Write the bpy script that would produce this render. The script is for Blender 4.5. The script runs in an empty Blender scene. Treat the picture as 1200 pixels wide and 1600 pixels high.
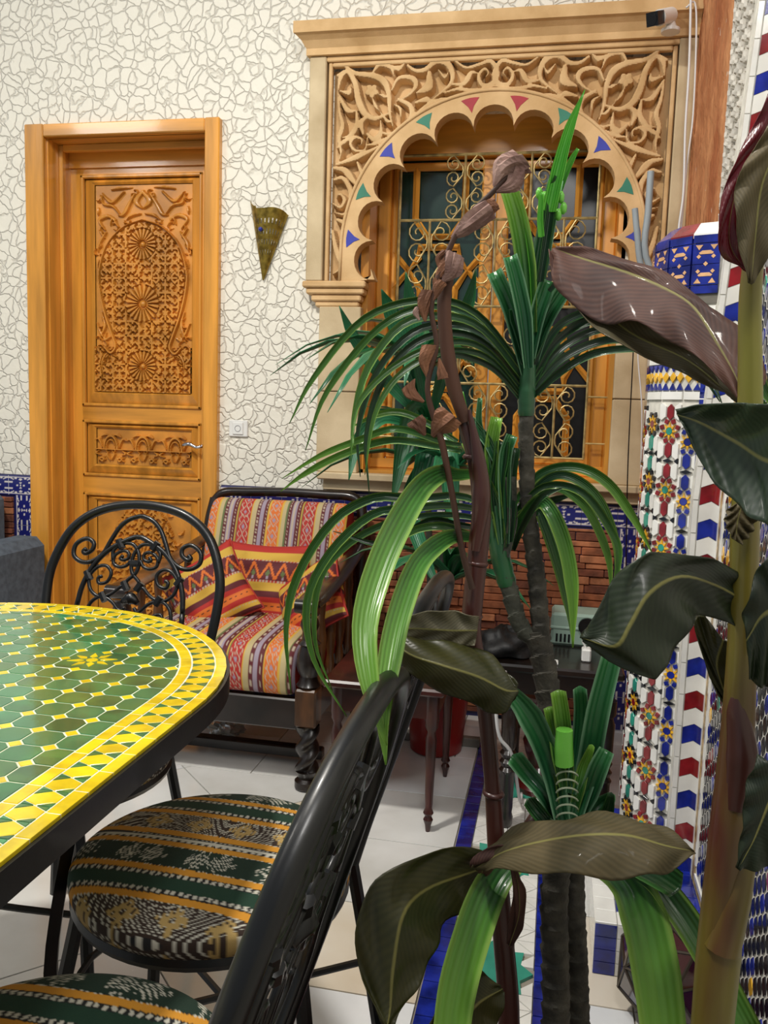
import bpy, math, random
import numpy as np
from mathutils import Vector, Matrix
from mathutils.geometry import tessellate_polygon
random.seed(7); rng = np.random.default_rng(7)
scene = bpy.context.scene
COL = scene.collection
PI = math.pi
# ---------------------------------------------------------------- camera
H = 1.165; FPX = 1327.0                      # eye height, focal length for a 1200x1600 frame
_d = np.array([-360, 11400, FPX]); _l = np.array([-6665, -365, FPX])   # vanishing directions of the verticals and of the back wall
Zw = -_d/np.linalg.norm(_d); Xw = -_l + _l.dot(Zw)*Zw; Xw /= np.linalg.norm(Xw); Yw = np.cross(Zw, Xw)
MC = np.array([Xw, Yw, Zw]); EYE = np.array([0, 0, H])
cam = bpy.data.objects.new('camera', bpy.data.cameras.new('camera')); COL.objects.link(cam)
_m = np.eye(4); _m[:3, 0] = MC[:, 0]; _m[:3, 1] = -MC[:, 1]; _m[:3, 2] = -MC[:, 2]; _m[:3, 3] = EYE
cam.matrix_world = Matrix([list(r) for r in _m])
cam.data.sensor_fit = 'VERTICAL'; cam.data.sensor_height = 36; cam.data.lens = 36*FPX/1600; cam.data.clip_start = .05
scene.camera = cam
def ray(px, py): return MC @ np.array([px-600., py-800., FPX])
def at(px, py, y): r = ray(px, py); return EYE + r*y/r[1]        # point of the view line at depth Y = y
def onz(px, py, z): r = ray(px, py); return EYE + r*(z-H)/r[2]
# ---------------------------------------------------------------- light
w = bpy.data.worlds.new('world'); scene.world = w; w.use_nodes = True
w.node_tree.nodes['Background'].inputs[0].default_value = (.86, .93, 1, 1)
w.node_tree.nodes['Background'].inputs[1].default_value = .26
def lamp(name, loc, size, power, col, target):
    L = bpy.data.lights.new(name, 'AREA'); L.energy = power; L.size = size; L.color = col; L.shape = 'DISK'
    o = bpy.data.objects.new(name, L); COL.objects.link(o); o.location = loc
    o.rotation_euler = (Vector(target)-Vector(loc)).to_track_quat('-Z', 'Y').to_euler(); return o
lamp('ceiling_lamp_light', (-1.25, 1.0, 3.3), .22, 54, (1, .95, .87), (-1.0, 1.4, 0))
lamp('overhead_fill', (.1, -.5, 3.4), .7, 30, (1, .97, .93), (-.4, 2.6, 1.0))  # soft fill added above the viewer, not a fixture of the room
lamp('far_left_fill', (-3.2, .6, 3.2), .6, 16, (1, .95, .88), (-1.2, 3.0, 1.0))  # second added fill, from the left; no lamp hangs there
scene.view_settings.view_transform = 'Standard'; scene.view_settings.look = 'None'
scene.view_settings.exposure = .35; scene.view_settings.gamma = 1; scene.view_settings.use_curve_mapping = False
# ---------------------------------------------------------------- helpers
def lin(c):
    if isinstance(c, str): c = tuple(int(c[i:i+2], 16)/255 for i in (0, 2, 4))
    return tuple(x/12.92 if x <= .04045 else ((x+.055)/1.055)**2.4 for x in c)
def newmat(name):
    m = bpy.data.materials.new(name); m.use_nodes = True; nt = m.node_tree
    return m, nt, nt.nodes['Principled BSDF']
def setc(b, col, rough, metal=0, coat=0):
    b.inputs['Base Color'].default_value = (*lin(col), 1); b.inputs['Roughness'].default_value = rough
    b.inputs['Metallic'].default_value = metal; b.inputs['Coat Weight'].default_value = coat; b.inputs['Coat Roughness'].default_value = .08
def mat(name, col, rough=.5, metal=0, coat=0, var=.12, vscale=6, bump=0, bscale=60, col2=None, stretch=(1, 1, 1), dist=.002, detail=4):
    """principled colour broken up by object-space noise, optional bump"""
    m, nt, b = newmat(name); setc(b, col, rough, metal, coat)
    N = nt.nodes; L = nt.links
    tc = N.new('ShaderNodeTexCoord'); mp = N.new('ShaderNodeMapping'); mp.inputs['Scale'].default_value = stretch
    L.new(tc.outputs['Object'], mp.inputs[0])
    if var or col2:
        n = N.new('ShaderNodeTexNoise'); n.inputs['Scale'].default_value = vscale; n.inputs['Detail'].default_value = detail
        L.new(mp.outputs[0], n.inputs['Vector'])
        r = N.new('ShaderNodeValToRGB'); c = lin(col)
        c2 = lin(col2) if col2 else tuple(max(0, x*(1-2.2*var)) for x in c)
        c1 = c if col2 else tuple(min(1, x*(1+var)) for x in c)
        r.color_ramp.elements[0].position = .36; r.color_ramp.elements[1].position = .64
        r.color_ramp.elements[0].color = (*c2, 1); r.color_ramp.elements[1].color = (*c1, 1)
        L.new(n.outputs['Fac'], r.inputs[0]); L.new(r.outputs[0], b.inputs['Base Color'])
    if bump:
        n2 = N.new('ShaderNodeTexNoise'); n2.inputs['Scale'].default_value = bscale; n2.inputs['Detail'].default_value = 5
        L.new(mp.outputs[0], n2.inputs['Vector'])
        bp = N.new('ShaderNodeBump'); bp.inputs['Strength'].default_value = bump; bp.inputs['Distance'].default_value = dist
        L.new(n2.outputs['Fac'], bp.inputs['Height']); L.new(bp.outputs[0], b.inputs['Normal'])
    return m
def attrmat(name, rough=.85, bump=.5, bscale=500, coat=0, weave=None):
    """cloth / glaze whose woven or painted pattern sits in a colour attribute"""
    m, nt, b = newmat(name); setc(b, 'ffffff', rough, 0, coat); N = nt.nodes; L = nt.links
    a = N.new('ShaderNodeAttribute'); a.attribute_name = 'Col'; L.new(a.outputs['Color'], b.inputs['Base Color'])
    if bump:
        tc = N.new('ShaderNodeTexCoord'); n2 = N.new('ShaderNodeTexNoise'); n2.inputs['Scale'].default_value = bscale
        L.new(tc.outputs['Object'], n2.inputs['Vector']); bp = N.new('ShaderNodeBump')
        bp.inputs['Strength'].default_value = bump; bp.inputs['Distance'].default_value = .001
        L.new(n2.outputs['Fac'], bp.inputs['Height']); L.new(bp.outputs[0], b.inputs['Normal'])
    return m
ORG = {}
def link(o, parent=None):
    COL.objects.link(o)
    if parent is not None: o.parent = parent; ORG[o.name] = ORG[parent.name]
    else: ORG.setdefault(o.name, np.zeros(3))
    return o
def tag(o, label=None, cat=None, group=None, kind=None):
    if label: o['label'] = label
    if cat: o['category'] = cat
    if group: o['group'] = group
    if kind: o['kind'] = kind
    return o
def thing(name, label, cat, loc=(0, 0, 0), group=None):
    o = bpy.data.objects.new(name, None); o.empty_display_size = .05
    COL.objects.link(o); o.location = [float(x) for x in loc]; ORG[o.name] = np.array(loc, float)
    return tag(o, label, cat, group)
def tilt_of(a):  # unused rotation helper
    return Matrix.Rotation(a, 3, 'Z')
class MB:
    def __init__(s): s.v = []; s.f = []; s.mi = []; s.uv = []; s.n = 0; s.useuv = False; s.col = []
    def add(s, verts, faces, mi=0, uv=None, col=None):
        verts = np.asarray(verts, float).reshape(-1, 3); s.v.append(verts)
        k = s.n; s.f += [tuple(int(i)+k for i in f) for f in faces]; s.mi += [mi]*len(faces); s.n += len(verts)
        if uv is not None: s.useuv = True
        s.uv.append(np.asarray(uv, float) if uv is not None else np.zeros((len(verts), 2)))
        s.col.append(np.asarray(col, float) if col is not None else None)
        return s
    def box(s, a, b, mi=0, bev=0):
        x0, y0, z0 = np.minimum(a, b); x1, y1, z1 = np.maximum(a, b)
        if bev:
            e = bev
            def ring(z, i): return [(x0+i, y0+e, z), (x0+e, y0+i, z), (x1-e, y0+i, z), (x1-i, y0+e, z), (x1-i, y1-e, z), (x1-e, y1-i, z), (x0+e, y1-i, z), (x0+i, y1-e, z)]
            v = ring(z0, e)+ring(z0+e, 0)+ring(z1-e, 0)+ring(z1, e); f = [tuple(range(7, -1, -1)), tuple(range(24, 32))]
            for r in range(3):
                for i in range(8): j = (i+1) % 8; f.append((r*8+i, r*8+j, r*8+8+j, r*8+8+i))
            return s.add(v, f, mi)
        v = [(x0, y0, z0), (x1, y0, z0), (x1, y1, z0), (x0, y1, z0), (x0, y0, z1), (x1, y0, z1), (x1, y1, z1), (x0, y1, z1)]
        return s.add(v, [(3, 2, 1, 0), (4, 5, 6, 7), (0, 1, 5, 4), (1, 2, 6, 5), (2, 3, 7, 6), (3, 0, 4, 7)], mi)
    def prism(s, pts, off, mi=0):
        """planar polygon (3D points) extruded by the vector off"""
        p = np.asarray(pts, float); n = len(p); o = np.asarray(off, float)
        nn = np.zeros(3)
        for i in range(n): nn += np.cross(p[i]-p[0], p[(i+1) % n]-p[0])
        if nn.dot(o) > 0: p = p[::-1]
        v = np.vstack([p, p+o]); tri = tessellate_polygon([[Vector(q) for q in p]])
        f = []
        for t in tri:
            a, b, c = t; cr = np.cross(p[b]-p[a], p[c]-p[a])
            if cr.dot(o) > 0: a, b, c = a, c, b
            f.append((a, b, c)); f.append((a+n, c+n, b+n))
        f += [(i, i+n, (i+1) % n+n, (i+1) % n) for i in range(n)]
        # side faces outward: polygon is clockwise seen along off
        return s.add(v, f, mi)
    def tube(s, pts, r, n=8, closed=False, mi=0, sub=0, cap=True, flat=1, up=(0, 0, 1)):
        p = np.asarray(pts, float)
        if sub: p = spline(p, sub, closed)
        m = len(p); rr = np.full(m, r, float) if np.isscalar(r) else np.interp(np.linspace(0, 1, m), np.linspace(0, 1, len(r)), r)
        T = np.zeros_like(p)
        if closed: T = np.roll(p, -1, 0)-np.roll(p, 1, 0)
        else: T[1:-1] = p[2:]-p[:-2]; T[0] = p[1]-p[0]; T[-1] = p[-1]-p[-2]
        T /= np.linalg.norm(T, axis=1)[:, None]+1e-12
        u = np.asarray(up, float)
        if abs(T[0].dot(u)) > .9: u = np.array([1., 0, 0]) if abs(T[0][0]) < .9 else np.array([0, 1., 0])
        A = np.cross(T[0], u); A /= np.linalg.norm(A); v = []
        for i in range(m):
            A = A-A.dot(T[i])*T[i]; A /= np.linalg.norm(A)+1e-12; B = np.cross(T[i], A)
            for k in range(n):
                t = 2*PI*k/n; v.append(p[i]+rr[i]*(A*math.cos(t)+B*math.sin(t)*flat))
        f = []; M_ = m if closed else m-1
        for i in range(M_):
            j = (i+1) % m
            for k in range(n): l = (k+1) % n; f.append((i*n+k, i*n+l, j*n+l, j*n+k))
        if cap and not closed: f += [tuple(range(n-1, -1, -1)), tuple(range((m-1)*n, m*n))]
        return s.add(v, f, mi)
    def lathe(s, prof, base=(0, 0, 0), n=20, mi=0, twist=0):
        b = np.asarray(base, float); v = []; m = len(prof)
        for r, z in prof:
            for k in range(n): t = 2*PI*k/n; v.append(b+np.array([r*math.cos(t), r*math.sin(t), z]))
        f = [(i*n+k, i*n+(k+1) % n, (i+1)*n+(k+1) % n, (i+1)*n+k) for i in range(m-1) for k in range(n)]
        f += [tuple(range(n-1, -1, -1)), tuple(range((m-1)*n, m*n))]
        return s.add(v, f, mi)
    def grid(s, P, mi=0, uv=None, col=None, flip=False):
        P = np.asarray(P, float); a, b = P.shape[:2]; idx = np.arange(a*b).reshape(a, b)
        q = np.stack([idx[:-1, :-1], idx[1:, :-1], idx[1:, 1:], idx[:-1, 1:]], -1).reshape(-1, 4)
        if flip: q = q[:, ::-1]
        return s.add(P.reshape(-1, 3), q.tolist(), mi, None if uv is None else np.asarray(uv).reshape(-1, 2), None if col is None else np.asarray(col).reshape(-1, 3))
    def build(s, name, mats, parent=None, smooth=False, kind=None, local=False):
        me = bpy.data.meshes.new(name); V = np.vstack(s.v)
        if parent is not None and not local: V = V-ORG[parent.name]
        me.from_pydata(V.tolist(), [], s.f)
        if not isinstance(mats, (list, tuple)): mats = [mats]
        for m in mats: me.materials.append(m)
        if len(mats) > 1: me.polygons.foreach_set('material_index', s.mi)
        if smooth: me.polygons.foreach_set('use_smooth', [True]*len(me.polygons))
        if s.useuv:
            U = np.vstack(s.uv); ul = me.uv_layers.new(name='UVMap'); li = np.empty(len(me.loops), int)
            me.loops.foreach_get('vertex_index', li); ul.data.foreach_set('uv', U[li].ravel())
        if any(c is not None for c in s.col):
            C_ = np.vstack([c if c is not None else np.ones((len(v), 3)) for c, v in zip(s.col, s.v)])
            ca = me.color_attributes.new('Col', 'FLOAT_COLOR', 'POINT'); ca.data.foreach_set('color', np.hstack([C_, np.ones((len(C_), 1))]).ravel())
        me.update(); o = bpy.data.objects.new(name, me); link(o, parent)
        if smooth == 'auto':
            me.polygons.foreach_set('use_smooth', [True]*len(me.polygons)); me.set_sharp_from_angle(angle=.7)
        if kind: o['kind'] = kind
        return o
def spline(p, sub, closed=False):
    p = np.asarray(p, float); m = len(p); out = []
    for i in range(m if closed else m-1):
        if closed: a, b, c, d = p[i-1], p[i], p[(i+1) % m], p[(i+2) % m]
        else: b, c = p[i], p[i+1]; a = p[i-1] if i else 2*b-c; d = p[i+2] if i+2 < m else 2*c-b
        for k in range(sub):
            t = k/sub; out.append(.5*(2*b+(c-a)*t+(2*a-5*b+4*c-d)*t*t+(3*b-a-3*c+d)*t**3))
    if not closed: out.append(p[-1])
    return np.array(out)
def clip(poly, a, b, c):
    """keep the side a*x+b*y<=c of a 2-D polygon"""
    out = []; n = len(poly)
    for i in range(n):
        p, q = poly[i], poly[(i+1) % n]; dp = a*p[0]+b*p[1]-c; dq = a*q[0]+b*q[1]-c
        if dp <= 0: out.append(p)
        if dp*dq < 0: t = dp/(dp-dq); out.append((p[0]+t*(q[0]-p[0]), p[1]+t*(q[1]-p[1])))
    return out
def area2(p): return abs(sum(p[i][0]*p[(i+1) % len(p)][1]-p[(i+1) % len(p)][0]*p[i][1] for i in range(len(p))))/2
def shrink(poly, g):
    """inset a convex polygon by g"""
    P = np.array(poly); c = P.mean(0); n = len(P); out = list(map(tuple, P))
    s = sum(P[i][0]*P[(i+1) % n][1]-P[(i+1) % n][0]*P[i][1] for i in range(n))
    res = out
    for i in range(n):
        p, q = P[i], P[(i+1) % n]; d = q-p; L_ = np.hypot(*d)
        if L_ < 1e-6: continue
        nx, ny = (d[1]/L_, -d[0]/L_) if s > 0 else (-d[1]/L_, d[0]/L_)
        res = clip(res, nx, ny, nx*p[0]+ny*p[1]-g)
        if len(res) < 3: return []
    return res
_pc = {}
def piece(name, poly, z, h, m, parent, f=lambda x, y, z: (x, y, z), bev=.0012):
    """one tile: 2-D convex polygon with a small chamfer; f maps (u, v, height) to 3-D"""
    P = [tuple(p) for p in poly]; n = len(P)
    if n < 3: return None
    s = sum(P[i][0]*P[(i+1) % n][1]-P[(i+1) % n][0]*P[i][1] for i in range(n))
    if s < 0: P = P[::-1]
    c = np.mean(P, 0); top = []
    for p in P:
        d = np.array(p)-c; L_ = np.hypot(*d)+1e-9; top.append(tuple(c+d*max(.2, 1-bev/L_)))
    v = [f(*p, z) for p in P]+[f(*p, z+h-bev) for p in P]+[f(*p, z+h) for p in top]
    fc = [tuple(range(2*n, 3*n))]+[(i, (i+1) % n, n+(i+1) % n, n+i) for i in range(n)]+[(n+i, n+(i+1) % n, 2*n+(i+1) % n, 2*n+i) for i in range(n)]
    mb = MB(); mb.add(v, fc)
    if name is None: return mb
    return mb.build(name, m, parent)
def copy_tree(o, parent=None):
    c = o.copy(); COL.objects.link(c)
    if parent is not None: c.parent = parent
    for ch in list(o.children): copy_tree(ch, c)
    return c
# ---------------------------------------------------------------- materials
WOOD = mat('door_wood', 'd8963a', .30, coat=.35, var=.16, vscale=3, stretch=(6, 6, .5), bump=.12, bscale=25)
WOODH = mat('door_wood_across', 'd8963a', .30, coat=.35, var=.16, vscale=3, stretch=(.5, 6, 6), bump=.12, bscale=25)
CARVED = mat('carved_wood', 'cf8c35', .36, coat=.2, var=.14, vscale=8)
DARKWOOD = mat('dark_wood', '1d130e', .3, coat=.25, var=.3, vscale=9)
BROWNWOOD = mat('brown_wood', '6a4322', .35, coat=.25, var=.3, vscale=14, stretch=(1, 1, .3))
MAHOG = mat('mahogany', '3e150e', .32, coat=.25, var=.3, vscale=7)
STONE = mat('sandstone', 'dcb988', .85, col2='c19c6a', vscale=7, bump=.5, bscale=220, dist=.0015, detail=8)
STONEP = mat('pale_stone', 'd4c19d', .8, col2='b5a07c', vscale=5, bump=.4, bscale=160, dist=.0015, detail=8)
IRON = mat('black_iron', '050607', .36, coat=.10, var=.2, vscale=30, bump=.15, bscale=90, dist=.0008)
BRASS = mat('brass', 'b08f3a', .3, metal=.9, var=.2, vscale=30)
GRILLE = mat('pale_brass_paint', 'b5a06a', .4, metal=.5, var=.2, vscale=30)
CHROME = mat('chrome', 'c8c8cc', .15, metal=1, var=0)
WHITEP = mat('white_plastic', 'e6e6e2', .35, var=.03)
BLACKP = mat('black_plastic', '08080a', .25, var=0)
GROUT = mat('pale_grout', 'd9d6cb', .9, var=.08, vscale=40)
TW = mat('white_glaze', 'e9e8e2', .14, coat=.3, var=.05, vscale=12)
TB = mat('cobalt_glaze', '1b2a8c', .12, coat=.4, var=.25, vscale=20)
TR = mat('oxblood_glaze', '8a1d24', .12, coat=.4, var=.2, vscale=20)
TG = mat('teal_glaze', '2f9480', .14, coat=.4, var=.2, vscale=20)
TY = mat('yellow_glaze', 'e6b02a', .14, coat=.4, var=.15, vscale=20)
TK = mat('black_glaze', '10131c', .14, coat=.4, var=.1)
TTAN = mat('bare_clay', 'd9a878', .5, var=.1, vscale=30)
# ================================================================ THE SETTING
D = 3.23                                    # back wall plane
# --- cracked plaster material
m, nt, b = newmat('cracked_plaster'); setc(b, 'e4e0d2', .55); N = nt.nodes; L = nt.links
tc = N.new('ShaderNodeTexCoord'); nz = N.new('ShaderNodeTexNoise'); nz.inputs['Scale'].default_value = 9; nz.inputs['Detail'].default_value = 3
L.new(tc.outputs['Object'], nz.inputs['Vector'])
mx = N.new('ShaderNodeMix'); mx.data_type = 'RGBA'; mx.blend_type = 'LINEAR_LIGHT'; mx.inputs[0].default_value = .055
L.new(tc.outputs['Object'], mx.inputs[6]); L.new(nz.outputs['Color'], mx.inputs[7])
def vor(scale, feat='DISTANCE_TO_EDGE'):
    v = N.new('ShaderNodeTexVoronoi'); v.feature = feat; v.inputs['Scale'].default_value = scale; v.inputs['Randomness'].default_value = 1
    L.new(mx.outputs[2], v.inputs['Vector']); return v
v1 = vor(22); r1 = N.new('ShaderNodeMapRange'); r1.interpolation_type = 'SMOOTHSTEP'; r1.inputs[1].default_value = .0; r1.inputs[2].default_value = .085
L.new(v1.outputs['Distance'], r1.inputs[0])
n3 = N.new('ShaderNodeTexNoise'); n3.inputs['Scale'].default_value = 26; n3.inputs['Detail'].default_value = 4; L.new(tc.outputs['Object'], n3.inputs['Vector'])
ad = N.new('ShaderNodeMath'); ad.operation = 'MULTIPLY_ADD'; ad.inputs[1].default_value = .7; L.new(n3.outputs['Fac'], ad.inputs[0]); L.new(r1.outputs[0], ad.inputs[2])
bp = N.new('ShaderNodeBump'); bp.inputs['Strength'].default_value = .75; bp.inputs['Distance'].default_value = .006
L.new(ad.outputs[0], bp.inputs['Height']); L.new(bp.outputs[0], b.inputs['Normal'])
cr = N.new('ShaderNodeValToRGB'); cr.color_ramp.elements[0].color = (*lin('d3cec0'), 1); cr.color_ramp.elements[1].color = (*lin('e8e4d6'), 1)
cr.color_ramp.elements[0].position = .05; cr.color_ramp.elements[1].position = .35
L.new(r1.outputs[0], cr.inputs[0]); L.new(cr.outputs[0], b.inputs['Base Color'])
PLASTER = m
XR = .365                                   # right wall plane (its deeper part is set back to XB)
XB = .398
wall = MB()
DX0, DX1, DZ = -2.085, -1.385, 2.235        # door opening
AX0, AX1, AZ0, AZ1 = -.80, .19, .90, 2.30   # portal opening
wall.box((-4, D, 0), (DX0, D+.3, 3.6)); wall.box((DX0, D, DZ), (DX1, D+.3, 3.6)); wall.box((DX1, D, 0), (AX0, D+.3, 3.6))
wall.box((AX0, D, 0), (AX1, D+.3, AZ0)); wall.box((AX0, D, AZ1), (AX1, D+.3, 3.6)); wall.box((AX1, D, 0), (XR+.3, D+.3, 3.6))
wo = tag(wall.build('wall_back', PLASTER), kind='structure')
# --- floor
MARBLE = mat('white_marble', 'e9e9e6', .13, col2='c9c7c1', vscale=2.3, detail=9, coat=.2)
MARBLE2 = mat('veined_marble', 'e2ddd2', .14, col2='cfc0a8', vscale=2.0, detail=9, coat=.2)
MARBLE3 = mat('cool_marble', 'eceeef', .12, col2='d0d2d4', vscale=2.6, detail=8, coat=.2)
fl = MB(); fl.box((-4.2, -2.5, -.1), (1.6, D+.6, -.006))
floor = tag(fl.build('floor', mat('floor_grout', '9b9385', .9, var=.1)), kind='structure')
MS = [MARBLE, MARBLE, MARBLE3, MARBLE2]
def flat(x, y, z): return (x, y, z)
def ftile(poly, m, g=.0018, name='floor_tile', h=.006):
    q = shrink(poly, g)
    if len(q) >= 3 and area2(q) > 2e-5: piece(name, q, -.006, h, m, floor, flat, .0006)
for j in range(-1, 8):                      # border column beside the blue band
    y0 = 2.49-.312*(j+0)
    if y0 < .6: break
    ftile([(-.50, y0-.312), (-.215, y0-.312), (-.215, y0), (-.50, y0)], MS[(j*3+1) % 4])
ys = [2.49, 2.80, 3.11, D]
for a in range(3):
    if a == 0: continue
xs = np.arange(-2.47, -.2, .312)
for a in range(3):
    for i, x in enumerate(xs):
        x1 = min(x+.312, -.215 if a else -.50)
        if x1-x > .03 and not (a == 0 and x > -.52): ftile([(x, ys[a]), (x1, ys[a]), (x1, ys[a+1]), (x, ys[a+1])], MS[(i*5+a*3) % 4])
s2 = .40; k = s2/math.sqrt(2)
for i in range(-14, 14):
    for j in range(-14, 14):
        cx, cy = -.843-.005+(i+j)*k, 2.391+.08+(i-j)*k
        if cx < -2.6 or cx > -.2 or cy < .5 or cy > 2.9: continue
        p = [(cx-k, cy), (cx, cy-k), (cx+k, cy), (cx, cy+k)]
        p = clip(p, 1, 0, -.50); p = clip(p, 0, 1, 2.49) if p else p
        if len(p) >= 3: ftile(p, MS[(i*7+j*3) % 4])
for a, y in enumerate(np.arange(.7, D, .312)):   # right of the band, up to the plinth
    for x0, x1 in ((.058, .21), (.21, XR)): ftile([(x0, y), (x1, y), (x1, y+.312), (x0, y+.312)], MS[(a+int(x0*10)) % 4])
# blue bands of small tiles, white triangles and teal eight-pointed stars between
for bx in (-.213, .012):
    for i, y in enumerate(np.arange(.95, D-.03, .052)): ftile([(bx, y), (bx+.044, y), (bx+.044, y+.052), (bx, y+.052)], TB, .0012, 'blue_tile', .008)
STARM = mat('teal_stone', '3f9c86', .2, coat=.3, var=.15)
stars = [(-.080, 1.70), (-.080, 2.16), (-.080, 2.62), (-.080, 1.24)]
MX0, MX1 = -.169, .012
def instar(x, y, R=.100):
    for sx, sy in stars:
        if abs(x-sx)+0 < R*.74 and abs(y-sy) < R*.74: return True
        if abs(x-sx)+abs(y-sy) < R*1.05: return True
    return False
tri = .0453
for i in range(4):
    for j in range(26, 71):
        x0 = MX0+i*tri; y0 = j*tri
        for t in (0, 1):
            up = (i+j) % 2
            c = [(x0, y0), (x0+tri, y0), (x0+tri, y0+tri), (x0, y0+tri)]
            p = ([c[0], c[1], c[2]] if t else [c[0], c[2], c[3]]) if up else ([c[0], c[1], c[3]] if t else [c[1], c[2], c[3]])
            cx, cy = np.mean(p, 0)
            if not instar(cx, cy): ftile(p, TW, .0009, 'white_tile', .007)
for sx, sy in stars:
    P = []
    for q in range(16):
        a = PI*q/8; r = .098 if q % 2 == 0 else .070
        P.append((sx+r*math.cos(a), sy+r*math.sin(a), -.006))
    P = [(min(MX1-.001, max(MX0+.001, p[0])), p[1], p[2]) for p in P]
    MB().prism(P, (0, 0, .0072)).build('teal_star', STARM, floor)
# --- dado: carved-looking knot tiles and a field of thin stone bricks, both sides of the door
def knot(u, v, s):
    """interlaced cobalt knot border as a colour pattern; u across 0..1, v along in units of tile length"""
    v = v % 1.0; U = abs(u-.5)*2; blue = np.array(lin('20246e')); wh = np.array(lin('d9d2cf'))
    c = np.zeros(u.shape+(3,)); c[:] = blue
    def put(mask): c[mask] = wh
    put((U > .80) & (U < .86))
    t = v*2*PI
    w1 = .42+.22*np.cos(t); put((np.abs(U-w1*1.25) < .07) & (np.abs(v-.5) > .28))
    put((np.abs(U-.30) < .10) & (np.abs(v-.5) > .33))
    for (a, b_) in ((0, .36), (0, .64), (.26, .5), (0, .5)): put((np.abs(U-a)*.5+np.abs(v-b_)*1.0 < .05))
    put((np.abs(U-.62)*.5+np.abs(v-.5) < .08)); put((U > .62) & (U < .78) & (np.abs(np.abs(v-.5)-.2) < .05))
    return c
KNOT = attrmat('knot_border_glaze', .18, 0, coat=.3)
BRICK = [mat('red_brick_a', '9a5a38', .8, bump=.7, bscale=60, dist=.004, var=.2, vscale=20), mat('red_brick_b', 'b0704a', .8, bump=.7, bscale=60, dist=.004, var=.2, vscale=20), mat('red_brick_c', '7c4630', .8, bump=.7, bscale=60, dist=.004, var=.2, vscale=20)]
def border(x0, x1, z0, z1, along, parent, y=D-.012):
    """one knot tile"""
    n = 26; n2 = 40
    if along == 'z': U, V = np.meshgrid(np.linspace(0, 1, n), np.linspace(0, 1, n2), indexing='ij')
    else: V, U = np.meshgrid(np.linspace(0, 1, n2), np.linspace(0, 1, n), indexing='ij')
    X = x0+(x1-x0)*(U if along == 'z' else V); Z = z0+(z1-z0)*(V if along == 'z' else U)
    P = np.stack([X, np.full_like(X, y), Z], -1); mb = MB(); mb.grid(P, 0, None, knot(U, V, 1), flip=False)
    mb.box((x0, y+.0002, z0), (x1, D+.001, z1)); mb.build('knot_tile', [KNOT], parent)
def dado(x0, x1, xin0, xin1, name='trim_1'):
    bw = .083; zt = .853
    mb = MB(); mb.box((x0, D-.006, 0), (x1, D+.01, zt+.004)); root = tag(mb.build(name, mat('dado_bed_'+name, '1c1c50', .5)), kind='structure')
    n = max(1, round((x1-x0-.0)/.125)); e = np.linspace(x0, x1, n+1)
    for i in range(n): border(e[i]+.001, e[i+1]-.001, zt-bw, zt, 'x', root)
    zz = np.arange(zt-bw, .0, -.128)
    for q in zz:
        if xin0 is not None: border(xin0, xin0+bw, max(.0, q-.127), q-.001, 'z', root)
        if xin1 is not None: border(xin1-bw, xin1, max(.0, q-.127), q-.001, 'z', root)
    bx0 = x0 if xin0 is None else xin0+bw+.01; bx1 = x1 if xin1 is None else xin1-bw-.01
    z = .02; row = 0
    while z < zt-bw-.02:
        h = random.uniform(.022, .034); h = min(h, zt-bw-.008-z); x = bx0-random.uniform(0, .08)
        while x < bx1:
            wd = random.uniform(.07, .17); a = max(x, bx0); c = min(x+wd, bx1)
            if c-a > .012: MB().box((a, D-.012-random.uniform(.0, .016), z), (c-.002, D-.001, z+h-.002), bev=.003).build('brick', random.choice(BRICK), root)
            x += wd
        z += h
    return root
dado(-2.62, DX0-.075-.005, -2.62, DX0-.08, 'trim_1')
dado(-1.32, XR-.002, None, .325, 'trim_2')
# --- right wall: rough terracotta strip, carved plaster lattice, tiled wall
TERRA = mat('terracotta_stucco', 'cf9060', .85, col2='a8633a', vscale=9, stretch=(1, 1, .35), bump=1, bscale=30, dist=.012, detail=9)
rw = MB(); rw.box((XB, 2.0, 0), (XR+.3, D+.3, 3.6)); rw.prism([(XR, -.5, 0), (XR+.5, -.5, 0), (XR+.5, -.5, 3.6), (XR+.1456, -.5, 3.6), (XR, -.5, 1.0)], (0, 2.5, 0))
right = tag(rw.build('wall_right', mat('white_plaster', 'dedbd2', .6, var=.05, bump=.3)), kind='structure')
nz_, ny_ = 200, 60
Yg, Zg = np.meshgrid(np.linspace(2.42, D-.005, ny_), np.linspace(.0, 3.3, nz_), indexing='ij')
hx = .008+.004*np.sin(Zg*31+3*np.sin(Yg*40))*np.sin(Yg*60+Zg*9)+rng.normal(0, .0015, Yg.shape)
mb = MB(); mb.grid(np.stack([XB+.004-hx, Yg, Zg], -1), flip=True); mb.build('terracotta_strip', TERRA, right, smooth=True)
# carved plaster lattice: overlapping pointed cells in relief
LAT = mat('carved_plaster', 'cfcac0', .7, var=.1, vscale=20)
Yg, Zg = np.meshgrid(np.linspace(2.03, 2.415, 170), np.linspace(1.66, 2.75, 300), indexing='ij')
u = Yg/.036; v = Zg/.050
c1 = np.abs((u+.5*(np.floor(v) % 2)) % 1-.5); d1 = np.minimum(np.abs(((u+np.sin(v*2*PI)*.22) % 1)-.5), .35)
hh = np.where(d1 < .18, .012, 0)+.006*(np.abs((v+np.round(u)*.5) % 1-.5) < .14)
edge = (Zg < 1.70) | (Yg < 2.06) | (Yg > 2.395); hh = np.where(edge, .014, hh); hh = np.where((np.abs(Zg-1.71) < .006) | (np.abs(Yg-2.072) < .004), .002, hh)
mb = MB(); mb.grid(np.stack([XB-.003-hh, Yg, Zg], -1), flip=True); mb.build('carved_plaster_panel', LAT, right)
mb = MB(); mb.box((XB-.02, 2.03, 1.60), (XB, 2.42, 1.655)); mb.build('cornice', STONEP, right)
def ln(z): return .056*max(0, z-1.0)
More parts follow.
